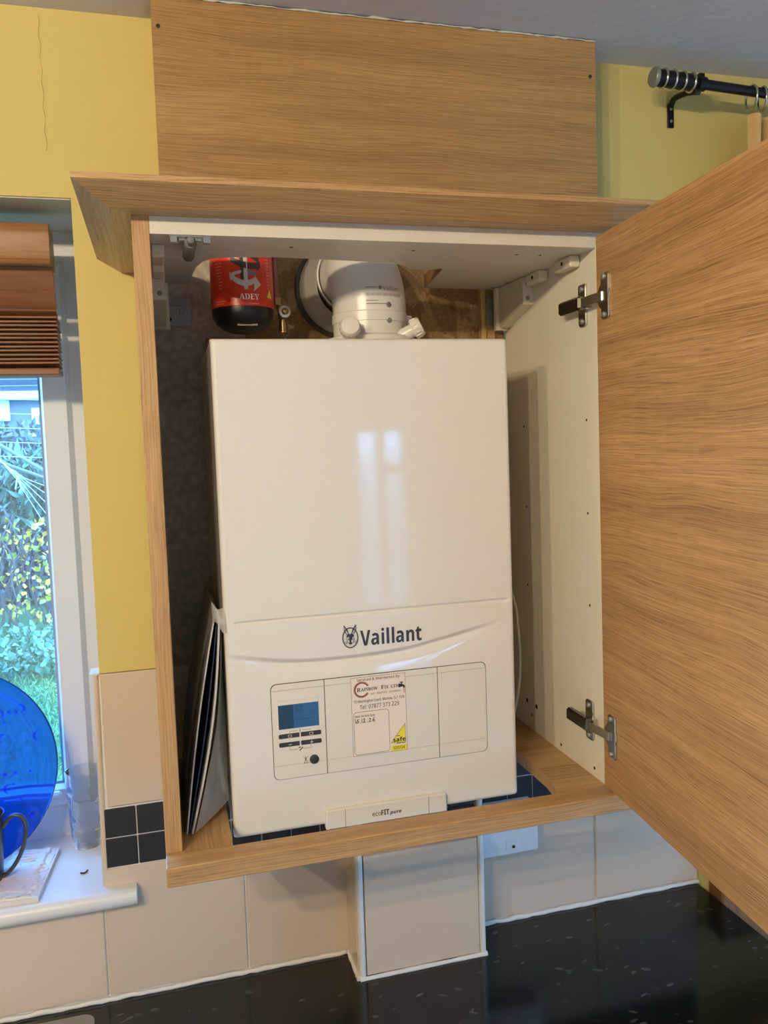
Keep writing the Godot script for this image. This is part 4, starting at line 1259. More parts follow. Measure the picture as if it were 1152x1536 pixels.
func wrap_text(txt: String, cx: float, cz: float, r: float, u0: float, u1: float, y0: float, y1: float, m: Material, parent: Node, font := "Droid Sans", wt := 700, lift := 0.0005) -> void:
	var tm := TextMesh.new()
	var f := SystemFont.new(); f.font_names = PackedStringArray([font]); f.font_weight = wt
	tm.font = f; tm.text = txt; tm.font_size = 48; tm.pixel_size = 0.01; tm.depth = 0.0; tm.curve_step = 3.0
	var bb := tm.get_aabb()
	begin()
	for sidx in tm.get_surface_count():
		var arr := tm.surface_get_arrays(sidx)
		var vs: PackedVector3Array = arr[Mesh.ARRAY_VERTEX]
		var ix = arr[Mesh.ARRAY_INDEX]
		if ix == null: ix = range(vs.size())
		for i in range(0, ix.size() - 2, 3):
			var q := []
			for j in 3:
				var p := vs[ix[i + j]]
				q.append(Vector2(u0 + (p.x - bb.position.x) / bb.size.x * (u1 - u0), y0 + (p.y - bb.position.y) / bb.size.y * (y1 - y0)))
			if (q[1] - q[0]).cross(q[2] - q[0]) < 0:
				var t = q[1]; q[1] = q[2]; q[2] = t
			var n := []
			for j in 3: n.append(Vector3(sin(q[j].x / r), 0, cos(q[j].x / r)))
			tri(onround(q[0].x, q[0].y, cx, cz, r, lift), onround(q[1].x, q[1].y, cx, cz, r, lift), onround(q[2].x, q[2].y, cx, cz, r, lift), n[0], n[1], n[2], Vector2.ZERO, Vector2.ZERO, Vector2.ZERO)
	done("lettering", m, parent)

func canister() -> void:
	var cx := 0.0720; var cz := 0.120; var r := 0.0465
	var t := thing("filter_canister", "red and black magnetic filter canister hanging above the boiler", "filter", Vector3(cx, 1.978, cz))
	XF = Transform3D(Basis.IDENTITY, Vector3(cx, 0, cz))
	begin(); lathe([Vector2(0.0445, 2.012), Vector2(r, 2.0135), Vector2(r, 2.122), Vector2(0.044, 2.124)], 48); done("label_body", M.red, t)
	begin(); lathe([Vector2(0, 1.9785), Vector2(0.018, 1.979), Vector2(0.030, 1.9835), Vector2(0.039, 1.9905), Vector2(0.0440, 1.999), Vector2(0.0455, 2.006), Vector2(0.0455, 2.014)], 48); done("bottom_cap", M.black, t)
	begin(); lathe([Vector2(0.0470, 2.120), Vector2(0.0500, 2.122), Vector2(0.0500, 2.145), Vector2(0.040, 2.154), Vector2(0, 2.155)], 40); done("top_cap", M.black, t)
	XF = Transform3D.IDENTITY
	begin(); tube([Vector3(cx, 2.135, cz), Vector3(cx, 2.135, 0.05), Vector3(cx, 2.135, 0.005)], 0.013, 16); done("wall_pipe", M.copper, t)
	begin(); XF = Transform3D(Basis(Vector3.RIGHT, -1.05), Vector3(cx + 0.002, 1.9865, cz + 0.0345)); prism(rr(-0.0145, -0.0028, 0.0145, 0.0028, 0.0004), 0.0, 0.0008); XF = Transform3D.IDENTITY
	done("barcode_label", M.silver_ink, t)
	# picture of a spiral with an arrow, wrapped on the label
	var W := func(poly): wrap_poly(poly, cx, cz, r, 0.0005)
	var band := func(yc, amp, hw, ua, ub):
		var top := PackedVector2Array(); var bot := PackedVector2Array()
		for i in 13:
			var k := i / 12.0
			var u := lerpf(ua, ub, k)
			var y: float = yc + amp * (pow(2.0 * k - 1.0, 2.0) - 0.5) - 0.008 * (k - 0.5) * signf(ub - ua)
			top.append(Vector2(u, y + hw)); bot.append(Vector2(u, y - hw))
		bot.reverse(); top.append_array(bot)
		return top
	begin()
	W.call(PackedVector2Array([Vector2(-0.0065, 2.046), Vector2(-0.0015, 2.046), Vector2(-0.0015, 2.085), Vector2(-0.0065, 2.085)]))
	W.call(band.call(2.0730, 0.006, 0.0045, -0.020, 0.024)); W.call(band.call(2.0840, -0.006, 0.004, 0.022, -0.020))
	W.call(PackedVector2Array([Vector2(0.018, 2.062), Vector2(0.024, 2.068), Vector2(0.024, 2.078), Vector2(0.020, 2.072)]))
	done("label_print", M.dark_ink, t)
	begin()
	W.call(PackedVector2Array([Vector2(-0.0015, 2.036), Vector2(0.004, 2.036), Vector2(0.004, 2.085), Vector2(-0.0015, 2.085)]))
	var b1: PackedVector2Array = band.call(2.0490, 0.008, 0.0042, -0.022, 0.014)
	wrap_poly(b1, cx, cz, r, 0.0007)
	wrap_poly(PackedVector2Array([Vector2(0.0125, 2.0330), Vector2(0.0240, 2.0435), Vector2(0.0145, 2.0555)]), cx, cz, r, 0.0007)
	wrap_poly(PackedVector2Array([Vector2(-0.022, 2.049), Vector2(-0.018, 2.060), Vector2(-0.005, 2.063), Vector2(-0.005, 2.059), Vector2(-0.014, 2.056), Vector2(-0.018, 2.050)]), cx, cz, r, 0.0006)
	done("label_print", M.silver_ink, t)
	begin(); W.call(PackedVector2Array([Vector2(0.004, 2.056), Vector2(0.016, 2.056), Vector2(0.020, 2.060), Vector2(0.004, 2.064)])); done("label_print", M.grey_ink, t)
	wrap_text("ADEY", cx, cz, r, -0.0090, 0.0200, 2.0215, 2.0295, M.white_ink, t, "Droid Serif", 700, 0.0008)
	begin()
	W.call(rr(-0.0190, 2.0225, -0.0090, 2.0231, 0.0)); W.call(rr(-0.0165, 2.0155, 0.0195, 2.0161, 0.0))
	for k in 9: W.call(rr(-0.0470 + 0.0008 * k, 2.074 - k * 0.0045, -0.0340 - 0.001 * (k % 3), 2.0750 - k * 0.0045, 0.0))
	for k in 10: W.call(rr(0.0330 + 0.0005 * k, 2.080 - k * 0.0045, 0.0400 + 0.0008 * (k % 3), 2.0812 - k * 0.0045, 0.0))
	W.call(rr(-0.0480, 2.0195, -0.028, 2.0203, 0.0)); W.call(rr(-0.0480, 2.0160, -0.034, 2.0168, 0.0))
	done("small_print", M.pink_ink, t)
	begin(); W.call(PackedVector2Array([Vector2(0.0350, 2.0265), Vector2(0.0470, 2.0255), Vector2(0.0420, 2.0400)])); done("warning_print", M.safety_yellow, t)

func bits_inside() -> void:
	# pipe with valve beside the canister
	var t := thing("copper_pipe", "thin copper pipe with a round-knobbed valve right of the canister", "pipe", Vector3(0.131, 1.96, 0.09))
	begin(); tube([Vector3(0.1262, 2.036, 0.09), Vector3(0.1245, 2.10, 0.09), Vector3(0.123, 2.15, 0.088)], 0.0050, 14); done("pipe", M.copper, t)
	begin(); XF = Transform3D(Basis.IDENTITY, Vector3(0.1285, 2.0255, 0.09)); 
	prism_y(circle(Vector2.ZERO, 0.0082, 6), 0.0, 0.0115, 0.001); XF = Transform3D.IDENTITY; done("nut", M.brass, t)
	begin(); tube([Vector3(0.1310, 2.028, 0.09), Vector3(0.1335, 2.018, 0.088), Vector3(0.1355, 2.006, 0.088), Vector3(0.1360, 1.985, 0.088)], 0.0062, 14); done("valve_body", M.brass, t)
	begin()
	for k in 4:
		tube([Vector3(0.1360, 1.998 - k * 0.004, 0.088), Vector3(0.1360, 1.9955 - k * 0.004, 0.088)], 0.0072, 14)
	done("hose_tail", M.brass, t)
	XF = Transform3D(basis_to(Vector3(0.05, 0.05, 1)), Vector3(0.1366, 2.0135, 0.094))
	begin(); lathe([Vector2(0.004, 0.0), Vector2(0.0100, 0.002), Vector2(0.0104, 0.008), Vector2(0.0092, 0.0105), Vector2(0.0055, 0.0110), Vector2(0.005, 0.0085), Vector2(0, 0.0085)], 28); done("valve_knob", M.chrome, t)
	begin(); lathe([Vector2(0.0045, 0.006), Vector2(0.0042, 0.0125), Vector2(0.003, 0.0138), Vector2(0, 0.014)], 14); done("spindle", M.brass, t)
	XF = Transform3D.IDENTITY
	begin(); tube([Vector3(0.020, 1.972, 0.03), Vector3(0.16, 1.966, 0.03)], 0.010, 14); done("crossing_pipe", M.copper, t)
	# battens on the wall at the right
	ORG = Vector3(0.5, 1.3, 0.0)
	GRAIN = 1
	begin(); box(Vector3(0.4945, 1.31, 0.004), Vector3(0.5040, 2.10, 0.020), 0.001); tag(done("timber_batten", M.wood_raw), "narrow pale timber batten on the wall, left of the hanging plate", "batten")
	begin(); box(Vector3(0.5040, 1.31, 0.0), Vector3(0.5230, 2.10, 0.012), 0.0005); tag(done("timber_batten", M.wood_raw), "pale timber batten behind the steel hanging plate", "batten")
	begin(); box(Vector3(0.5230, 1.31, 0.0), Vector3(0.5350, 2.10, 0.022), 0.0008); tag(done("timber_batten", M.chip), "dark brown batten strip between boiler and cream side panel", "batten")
	GRAIN = 0
	# steel hanging plates screwed to the wall
	for q in [[0.5020, 0.5350, 2.004, 2.0560, 0.022, "steel hanging plate on the wall beside the right hanging bracket"], [-0.0560, 0.0010, 2.004, 2.0480, 0.006, "steel hanging plate on the wall beside the left hanging bracket"]]:
		var hp := thing("hanging_plate", q[5], "plate", Vector3((q[0] + q[1]) / 2, q[2], q[4]))
		begin(); box(Vector3(q[0], q[2], q[4]), Vector3(q[1], q[3] - 0.010, q[4] + 0.0025), 0.0006); box(Vector3(q[0], q[3] - 0.012, q[4]), Vector3(q[1], q[3], q[4] + 0.009), 0.001); done("plate", M.steel, hp)
		screw(Vector3(q[0] + (0.0070 if q[0] > 0 else 0.042), q[2] + 0.024, q[4] + 0.0025), Vector3(0, 0, 1), 0.0048, M.steel, hp)
		begin(); prism(rr(q[0] + 0.018, q[2] + 0.008, q[0] + 0.026, q[2] + 0.014, 0.0028), q[4] + 0.002, q[4] + 0.0027); done("slot", M.cream_plastic if q[0] > 0 else M.hole, hp)
	# cable down the right side of the boiler
	ORG = Vector3(0.485, 1.30, 0.15)
	begin()
	var pts := []
	for q in [[0.4550, 1.60, 0.10], [0.478, 1.575, 0.13], [0.4885, 1.54, 0.148], [0.4930, 1.50, 0.15], [0.4955, 1.45, 0.15], [0.4925, 1.40, 0.15], [0.4830, 1.35, 0.145], [0.470, 1.315, 0.13], [0.456, 1.29, 0.12]]: pts.append(Vector3(q[0], q[1], q[2]))
	tube(smooth(pts), 0.0022, 8)
	tag(done("cable", M.grey_pipe), "thin white cable hanging down beside the boiler's right flank", "cable")
	# papers kept in a clear wallet, between the cupboard side and the boiler
	ORG = Vector3(-0.03, 1.3037, 0.24)
	var lean := func(xb, zb, xt, zt, h, bulge, depth, slew):
		return func(u, v):
			var k: float = v
			var p := Vector3(lerpf(xb, xt, k) + bulge * sin(PI * k), 1.3045 + h * v, lerpf(zb, zt, k))
			return p + Vector3(slew * (1.0 - k) * u, 0.0, -depth * u)
	begin(); surf(lean.call(-0.0505, 0.3040, 0.0010, 0.268, 0.283, -0.0035, 0.20, 0.0), 10, 24, 0.0018)
	tag(done("booklet", M.booklet), "thin pale booklet standing in the wallet, nearest the cupboard side", "booklet")
	begin(); surf(lean.call(-0.0480, 0.3020, 0.0035, 0.266, 0.276, 0.004, 0.20, 0.0), 10, 24, 0.0012)
	tag(done("leaflet", M.leaflet), "dark blue leaflet standing between the two pale booklets", "leaflet")
	begin(); surf(lean.call(-0.0440, 0.3060, 0.0060, 0.268, 0.274, 0.0085, 0.20, 0.0), 10, 30, 0.0026)
	tag(done("booklet", M.booklet), "thicker pale booklet with bowed front edge, leaning on the boiler", "booklet")
	var wl := thing("plastic_wallet", "crumpled clear plastic wallet holding papers beside the boiler", "wallet", Vector3(-0.03, 1.3037, 0.24))
	var crump := noise(8, 1.0, 2)
	begin()
	surf(func(u, v):
		var p: Vector3 = lean.call(-0.0535, 0.3000, -0.0012, 0.264, 0.288, -0.008, 0.20, 0.0).call(u, v)
		return p + Vector3(0.0010 * crump.get_noise_2d(u * 3.0, v * 5.0), 0.0, 0.0050 * crump.get_noise_2d(v * 9.0, 4.0) * (1.0 - u) + 0.006 * v * (1.0 - v)), 16, 60, 0.0004)
	done("back_sheet", M.poly, wl)
	begin()
	surf(func(u, v):
		var xb := lerpf(-0.0405, 0.0095, u); var zb := lerpf(0.304, 0.238, pow(u, 1.2))
		var k := pow(v, 1.0 + 0.5 * u)
		var p := Vector3(lerpf(xb, 0.0085, k) + 0.0095 * sin(PI * v) * (1.0 - u) , 1.3045 + 0.262 * v + 0.012 * u * (1.0 - v), lerpf(zb, 0.268 - 0.03 * u, k))
		return p + Vector3(0.0012 * crump.get_noise_2d(u * 2.0, v * 3.0 + 20.0), 0, 0), 20, 40, 0.0004)
	done("front_sheet", M.poly, wl)
	begin()
	surf(func(u, v):
		return Vector3(-0.0035 + 0.016 * u, 1.574 + 0.026 * v - 0.010 * u * u + 0.004 * sin(u * 6.0 + v * 2.0), 0.274 + 0.010 * sin(2.6 * u) * (1.0 - v) + 0.010 * u), 14, 8, 0.0004)
	done("top_fold", M.poly, wl)

func smooth(pts: Array, per := 5) -> Array:
	var out := []
	for i in pts.size() - 1:
		for k in per:
			out.append((pts[i] as Vector3).cubic_interpolate(pts[i + 1], pts[maxi(i - 1, 0)], pts[mini(i + 2, pts.size() - 1)], float(k) / per))
	out.append(pts[-1])
	return out

func socket() -> void:
	var t := thing("wall_socket", "white electrical wall outlet half hidden behind the cupboard's front rail", "socket", Vector3(0.52, 1.055, 0.0085))
	XF = Transform3D(Basis.IDENTITY, Vector3(0, 0, 0.0085))
	begin(); prism(rr(0.4460, 1.0560, 0.5680, 1.1420, 0.005), 0.0, 0.0300, 0.003); done("back_box", M.white_plastic, t)
	begin(); prism(rr(0.4450, 1.0550, 0.5690, 1.1430, 0.005), 0.0300, 0.0370, 0.003); done("face_plate", M.white_plastic, t)
	begin(); prism(rr(0.5050, 1.0640, 0.5320, 1.0860, 0.002), 0.0360, 0.0375, 0.0005); done("cover", M.upvc, t)
	XF = Transform3D.IDENTITY
	screw(Vector3(0.5195, 1.0705, 0.0460), Vector3(0, 0, 1), 0.0032, M.dark_chrome, t)
	ORG = Vector3.ZERO

# ---------------------------------------------------------------- on the sill
func sill_things() -> void:
	var ys := 1.1026
	# blue glass plate leaning on the window
	var r := 0.172
	var tilt := deg_to_rad(14.0)
	var t := thing("blue_plate", "large round cobalt blue glass plate leaning against the window", "plate", Vector3(-0.435, ys, -0.1))
	var up := Vector3(0, cos(tilt), -sin(tilt)); var nz := Vector3(0, sin(tilt), cos(tilt))
	var PC := Vector3(-0.4300, ys + 0.002, -0.098) + up * r
	var PX := Transform3D(Basis(Vector3.RIGHT, nz, -up), PC)
	XF = PX
	begin(); lathe([Vector2(0, -0.004), Vector2(0.09, -0.004), Vector2(0.13, 0.000), Vector2(r - 0.003, 0.0055), Vector2(r, 0.0075), Vector2(r - 0.002, 0.0095), Vector2(r - 0.006, 0.0095), Vector2(0.128, 0.004), Vector2(0.09, 0.0005), Vector2(0, 0.0005)], 96)
	done("plate", M.blue_glass, t)
	# pressed stars, moons and suns in the glass
	var rng := RandomNumberGenerator.new(); rng.seed = 12
	var inplane := func(px, py): return PX * Transform3D(Basis.IDENTITY, Vector3(px, 0.0055 + maxf(0.0, (Vector2(px, py).length() - 0.128)) * 0.12, -py))
	for k in 34:
		var a := rng.randf_range(-1.5, 1.5); var d := rng.randf_range(0.05, 0.155)
		var p := Vector2(cos(a), sin(a)) * d
		var kind := k % 3
		begin()
		XF = inplane.call(p.x, p.y) * Transform3D(Basis(Vector3(1, 0, 0), Vector3(0, 0, -1), Vector3(0, 1, 0)), Vector3(0, 0.0 if d > 0.128 else -0.0045, 0)).rotated_local(Vector3(0, 0, 1), rng.randf() * TAU)
		if kind == 0:
			var star := PackedVector2Array()
			for i in 10: star.append(Vector2.from_angle(TAU * i / 10) * (0.0055 if i % 2 == 0 else 0.0022))
			prism(star, -0.001, 0.0008, 0.0004)
		elif kind == 1:
			prism(circle(Vector2.ZERO, 0.0022, 12), -0.001, 0.0010, 0.0006)
		else:
			var moon := PackedVector2Array()
			for i in 13: moon.append(Vector2.from_angle(-1.9 + 3.8 * i / 12) * 0.0078)
			for i in 11: moon.append(Vector2(-0.0035, 0) + Vector2.from_angle(1.55 - 3.1 * i / 10) * 0.0071)
			prism(moon, -0.001, 0.0008, 0.0003)
		done("pressed_star" if kind == 0 else ("pressed_dot" if kind == 1 else "pressed_moon"), M.blue_glass, t)
	XF = Transform3D.IDENTITY
	# clear tumbler with round dimples
	var cx := -0.2200; var cz := -0.1620
	ORG = Vector3(cx, ys, cz)
	begin()
	var hgt := 0.137
	var dents := []
	rng.seed = 5
	for row in 4:
		for k in 9: dents.append(Vector2(TAU * (k + 0.5 * (row % 2)) / 9.0, 0.028 + row * 0.026))
	var rad := func(y): return lerpf(0.0255, 0.0335, pow(y / hgt, 0.8))
	var outer := func(u, v):
		var y: float = hgt * v
		var a: float = -TAU * u
		var rr0: float = rad.call(y)
		for d in dents:
			var da: float = wrapf(-a - d.x, -PI, PI) * rr0
			var q: float = (da * da + (y - d.y) * (y - d.y)) / (0.0095 * 0.0095)
			if q < 1.0: rr0 -= 0.0016 * (1.0 - q)
		return Vector3(cx + rr0 * cos(a), ys + 0.0004 + y, cz + rr0 * sin(a))
	surf(outer, 96, 60, 0.0, true)
	var inner := func(u, v):
		var y: float = lerpf(0.012, hgt, v)
		var a: float = -TAU * u
		var q: float = rad.call(y) - 0.0028
		return Vector3(cx + q * cos(a), ys + 0.0004 + y, cz + q * sin(a))
	surf(inner, 64, 20, 0.0, false)
	for i in 64:
		var a0 := TAU * i / 64; var a1 := TAU * (i + 1) / 64
		var o0: float = rad.call(hgt); var i0 := o0 - 0.0028
		quad(Vector3(cx + o0 * cos(a1), ys + 0.0004 + hgt, cz + o0 * sin(a1)), Vector3(cx + o0 * cos(a0), ys + 0.0004 + hgt, cz + o0 * sin(a0)), Vector3(cx + i0 * cos(a0), ys + 0.0004 + hgt, cz + i0 * sin(a0)), Vector3(cx + i0 * cos(a1), ys + 0.0004 + hgt, cz + i0 * sin(a1)))
		var b0: float = rad.call(0.0); var q0: float = rad.call(0.012) - 0.0028
		ftri(Vector3(cx, ys + 0.0004, cz), Vector3(cx + b0 * cos(a0), ys + 0.0004, cz + b0 * sin(a0)), Vector3(cx + b0 * cos(a1), ys + 0.0004, cz + b0 * sin(a1)))
		ftri(Vector3(cx, ys + 0.0124, cz), Vector3(cx + q0 * cos(a1), ys + 0.0124, cz + q0 * sin(a1)), Vector3(cx + q0 * cos(a0), ys + 0.0124, cz + q0 * sin(a0)))
	tag(done("glass_tumbler", M.tumbler), "clear dimpled glass tumbler standing on the sill at the window corner", "glass")
	# plaque with relief lying on the sill
	var hn := noise(14, 26.0, 3)
	var pc := thing("relief_plaque", "pale plaster plaque with a carved relief lying flat on the sill", "plaque", Vector3(-0.305, ys, -0.09))
	var p00 := Vector2(-0.3620, 0.0180); var p10 := Vector2(-0.2800, 0.0212); var p01 := Vector2(-0.3430, -0.150); var p11 := Vector2(-0.2660, -0.146)
	var pos := func(u, v): return p00.lerp(p10, u).lerp(p01.lerp(p11, u), v)
	begin()
	surf(func(u, v):
		var p: Vector2 = pos.call(u, v)
		var y := 0.0082
		var coast: float = 0.80 + 0.09 * hn.get_noise_2d(v * 0.10, 3.0) + 0.04 * sin(v * 70.0) * smoothstep(0.75, 0.55, v)
		if u > 0.04 and u < 0.97 and v > 0.02 and v < 0.98:
			y += 0.0036 * smoothstep(coast + 0.025, coast - 0.025, u)
			y += 0.0013 * smoothstep(0.0, 0.12, hn.get_noise_2d(u * 0.10 + 40.0, v * 0.22))
			if v > 0.70 and v < 0.93 and u > 0.25 and u < 0.62: y -= 0.0036 * smoothstep(0.15, 0.30, absf(fmod(v * 17.0, 1.0) - 0.5))
		return Vector3(p.x, ys + y, p.y), 60, 120)
	done("relief", M.plaque, pc)
	begin()
	prism_y(PackedVector2Array([p00, p10, p11, p01]), ys + 0.0002, ys + 0.0081)
	done("slab", M.plaque, pc)
	# dark metal mug at the edge of the picture
	var mx := -0.3760; var mz := -0.058
	var mg := thing("metal_mug", "dark grey metal mug with a loop handle beside the blue plate", "mug", Vector3(mx, ys, mz))
	XF = Transform3D(Basis.IDENTITY, Vector3(mx, ys + 0.0004, mz))
	begin(); lathe([Vector2(0, 0), Vector2(0.030, 0), Vector2(0.0325, 0.003), Vector2(0.0385, 0.105), Vector2(0.0410, 0.118), Vector2(0.0405, 0.1205), Vector2(0.0385, 0.1195), Vector2(0.0360, 0.105), Vector2(0.030, 0.006), Vector2(0, 0.005)], 40); done("body", M.mug, mg)
	XF = Transform3D.IDENTITY
	begin(); tube(smooth([Vector3(mx + 0.0380, ys + 0.098, mz + 0.004), Vector3(mx + 0.052, ys + 0.115, mz + 0.006), Vector3(mx + 0.066, ys + 0.114, mz + 0.008), Vector3(mx + 0.0735, ys + 0.098, mz + 0.010), Vector3(mx + 0.070, ys + 0.070, mz + 0.010), Vector3(mx + 0.058, ys + 0.042, mz + 0.008), Vector3(mx + 0.043, ys + 0.022, mz + 0.006), Vector3(mx + 0.032, ys + 0.016, mz + 0.004)]), 0.0048, 12, true, 0.7); done("handle", M.mug, mg)
	# crumb on the sill
	ORG = Vector3(-0.218, ys, -0.052)
	begin(); tube(smooth([Vector3(-0.2235, ys + 0.0018, -0.050), Vector3(-0.219, ys + 0.0022, -0.047), Vector3(-0.2150, ys + 0.0018, -0.050), Vector3(-0.2130, ys + 0.0022, -0.056)]), 0.0014, 6)
	tag(done("crumb", M.crumb), "small dark curled crumb lying on the white window sill", "crumb")
	ORG = Vector3.ZERO

# ---------------------------------------------------------------- curtain rod
func torus(c: Vector3, axis: Vector3, R: float, r: float, n := 32, m := 10) -> void:
	var b := basis_to(axis)
	var pts := []
	for i in n + 1: pts.append(c + b * Vector3(R * cos(TAU * i / n), 0, R * sin(TAU * i / n)))
	tube(pts, r, m, false)

func curtain_rod() -> void:
	var t := thing("curtain_rod", "black curtain rod with silver-ringed end knob and wall bracket, upper right", "curtain rod", Vector3(0.89, 2.39, 0.05))
	var y := 2.4235; var z := 0.08
	var dy := func(x): return y + (x - 0.9) * -0.045
	begin(); tube([Vector3(0.868, dy.call(0.868), z), Vector3(1.6, dy.call(1.6), z), Vector3(2.5, dy.call(2.5), z)], 0.0088, 20); done("rod", M.black_iron, t)
	XF = Transform3D(Basis(Vector3(0, 1, 0), Vector3(-1, 0.045, 0).normalized(), Vector3(0, 0, 1)).orthonormalized(), Vector3(0.880, dy.call(0.880), z))
	XF.basis = basis_to(Vector3(-1, 0.045, 0))
	begin(); lathe([Vector2(0.0095, 0.0), Vector2(0.0142, 0.003), Vector2(0.0142, 0.071), Vector2(0.012, 0.074), Vector2(0, 0.075)], 30); var fn := done("finial", M.black_iron, t)
	begin(); lathe([Vector2(0.0152, 0.070), Vector2(0.0170, 0.0715), Vector2(0.0170, 0.0755), Vector2(0.015, 0.078), Vector2(0, 0.0785)], 30); done("end_cap", M.steel, fn)
	XF = Transform3D.IDENTITY
	for x in [0.823, 0.842, 0.861, 0.8795]:
		begin(); torus(Vector3(x, dy.call(x), z), Vector3(-1, 0.045, 0.0), 0.0155, 0.0022); done("finial_ring", M.chrome, fn)
	# bracket: plate on the wall, arm and clamp
	begin()
	prism(rr(0.8835, 2.3745, 0.8965, 2.4180, 0.002), 0.0005, 0.004, 0.001)
	tube(smooth([Vector3(0.890, 2.4120, 0.003), Vector3(0.8900, 2.4200, 0.010), Vector3(0.8910, 2.4230, 0.022), Vector3(0.8950, 2.4200, 0.05), Vector3(0.9000, 2.4120, 0.074)]), 0.0055, 10)
	var br := done("bracket", M.black_iron, t)
	for yy in [2.386, 2.408]: screw(Vector3(0.890, yy, 0.004), Vector3(0, 0, 1), 0.0030, M.steel, br)
	begin()
	XF = Transform3D(basis_to(Vector3(1, -0.045, 0)), Vector3(0.9000, dy.call(0.900), z))
	lathe([Vector2(0.0086, -0.007), Vector2(0.0122, -0.007), Vector2(0.0122, 0.007), Vector2(0.0086, 0.007)], 26)
	XF = Transform3D.IDENTITY
	box(Vector3(0.8945, dy.call(0.9) + 0.010, z - 0.004), Vector3(0.9060, dy.call(0.9) + 0.0180, z + 0.004), 0.001)
	done("clamp", M.black_iron, br)
	disc(Vector3(0.8885, dy.call(0.89) - 0.0125, z + 0.003), Vector3(0, -1, 0), 0.002, 0.006, M.black_iron, br, "clamp_screw")
	# rings that carry the curtain
	var names := ["steel curtain ring on the black rod, first from the end knob", "steel curtain ring on the black rod, second from the end knob, at the picture edge"]
	var rx := [1.0060, 1.0290]
	for k in 2:
		var c := Vector3(rx[k], dy.call(rx[k]) - 0.0105, z)
		ORG = c
		begin(); torus(c, Vector3(1, 0, 0.18 + 0.14 * k), 0.0205, 0.0021)
		tag(done("curtain_ring", M.chrome), names[k], "curtain ring", "curtain rings on the black rod")
	# curtain
	ORG = Vector3(1.25, 1.16, 0.08)
	begin()
	surf(func(u, v):
		var yy := lerpf(1.16, 2.372, v)
		var x: float = 0.996 + 0.46 * u - 0.030 * (1.0 - v) * (1.0 - u)
		var w: float = 0.022 + 0.006 * (1.0 - v)
		return Vector3(x + 0.004 * sin(9.0 * u + 3.0 * v), yy + 0.004 * cos(u * 62.0) * v, z + w * sin(u * 62.0 + 0.5 * sin(v * 3.0))), 150, 24, 0.002)
	tag(done("curtain", M.curtain), "tan curtain hanging from the black rod behind the open door", "curtain")
	ORG = Vector3.ZERO

# ---------------------------------------------------------------- garden seen through the window
func leaf_mesh(w: float, l: float) -> ArrayMesh:
	begin()
	var keep := ORG; ORG = Vector3.ZERO; XF = Transform3D.IDENTITY
	var sil := [0.0, 0.55, 1.0, 0.85, 0.4, 0.0]
	for i in 5:
		var y0 := l * i / 5.0; var y1 := l * (i + 1) / 5.0
		var b0 := -0.25 * l * pow(i / 5.0, 2.0); var b1 := -0.25 * l * pow((i + 1) / 5.0, 2.0)
		for s in [-1.0, 1.0]:
			var a := Vector3(0, y0, b0); var b := Vector3(s * w * sil[i] * 0.5, y0, b0 + 0.12 * w * sil[i]); var c := Vector3(s * w * sil[i + 1] * 0.5, y1, b1 + 0.12 * w * sil[i + 1]); var d := Vector3(0, y1, b1)
			if s > 0: quad(a, b, c, d)
			else: quad(d, c, b, a)
	ORG = keep
	return S.commit()

func scatter(called: String, mesh: Mesh, m: Material, parent: Node, n: int, sd: int, place: Callable, cols: Array) -> void:
	var mm := MultiMesh.new()
	mm.transform_format = MultiMesh.TRANSFORM_3D; mm.use_colors = true
	mm.mesh = mesh; mm.instance_count = n
	var rng := RandomNumberGenerator.new(); rng.seed = sd
	for i in n:
		var p: Vector3 = place.call(rng)
		var b := Basis.from_euler(Vector3(rng.randf_range(-1.2, 1.2), rng.randf() * TAU, rng.randf_range(-1.2, 1.2))) * rng.randf_range(0.7, 1.3)
		mm.set_instance_transform(i, Transform3D(b, p - ORG))
		mm.set_instance_color(i, cols[rng.randi() % cols.size()])
	var o := MultiMeshInstance3D.new()
	o.multimesh = mm; o.material_override = m; o.name = called
	parent.add_child(o, true)
	stuff(o)

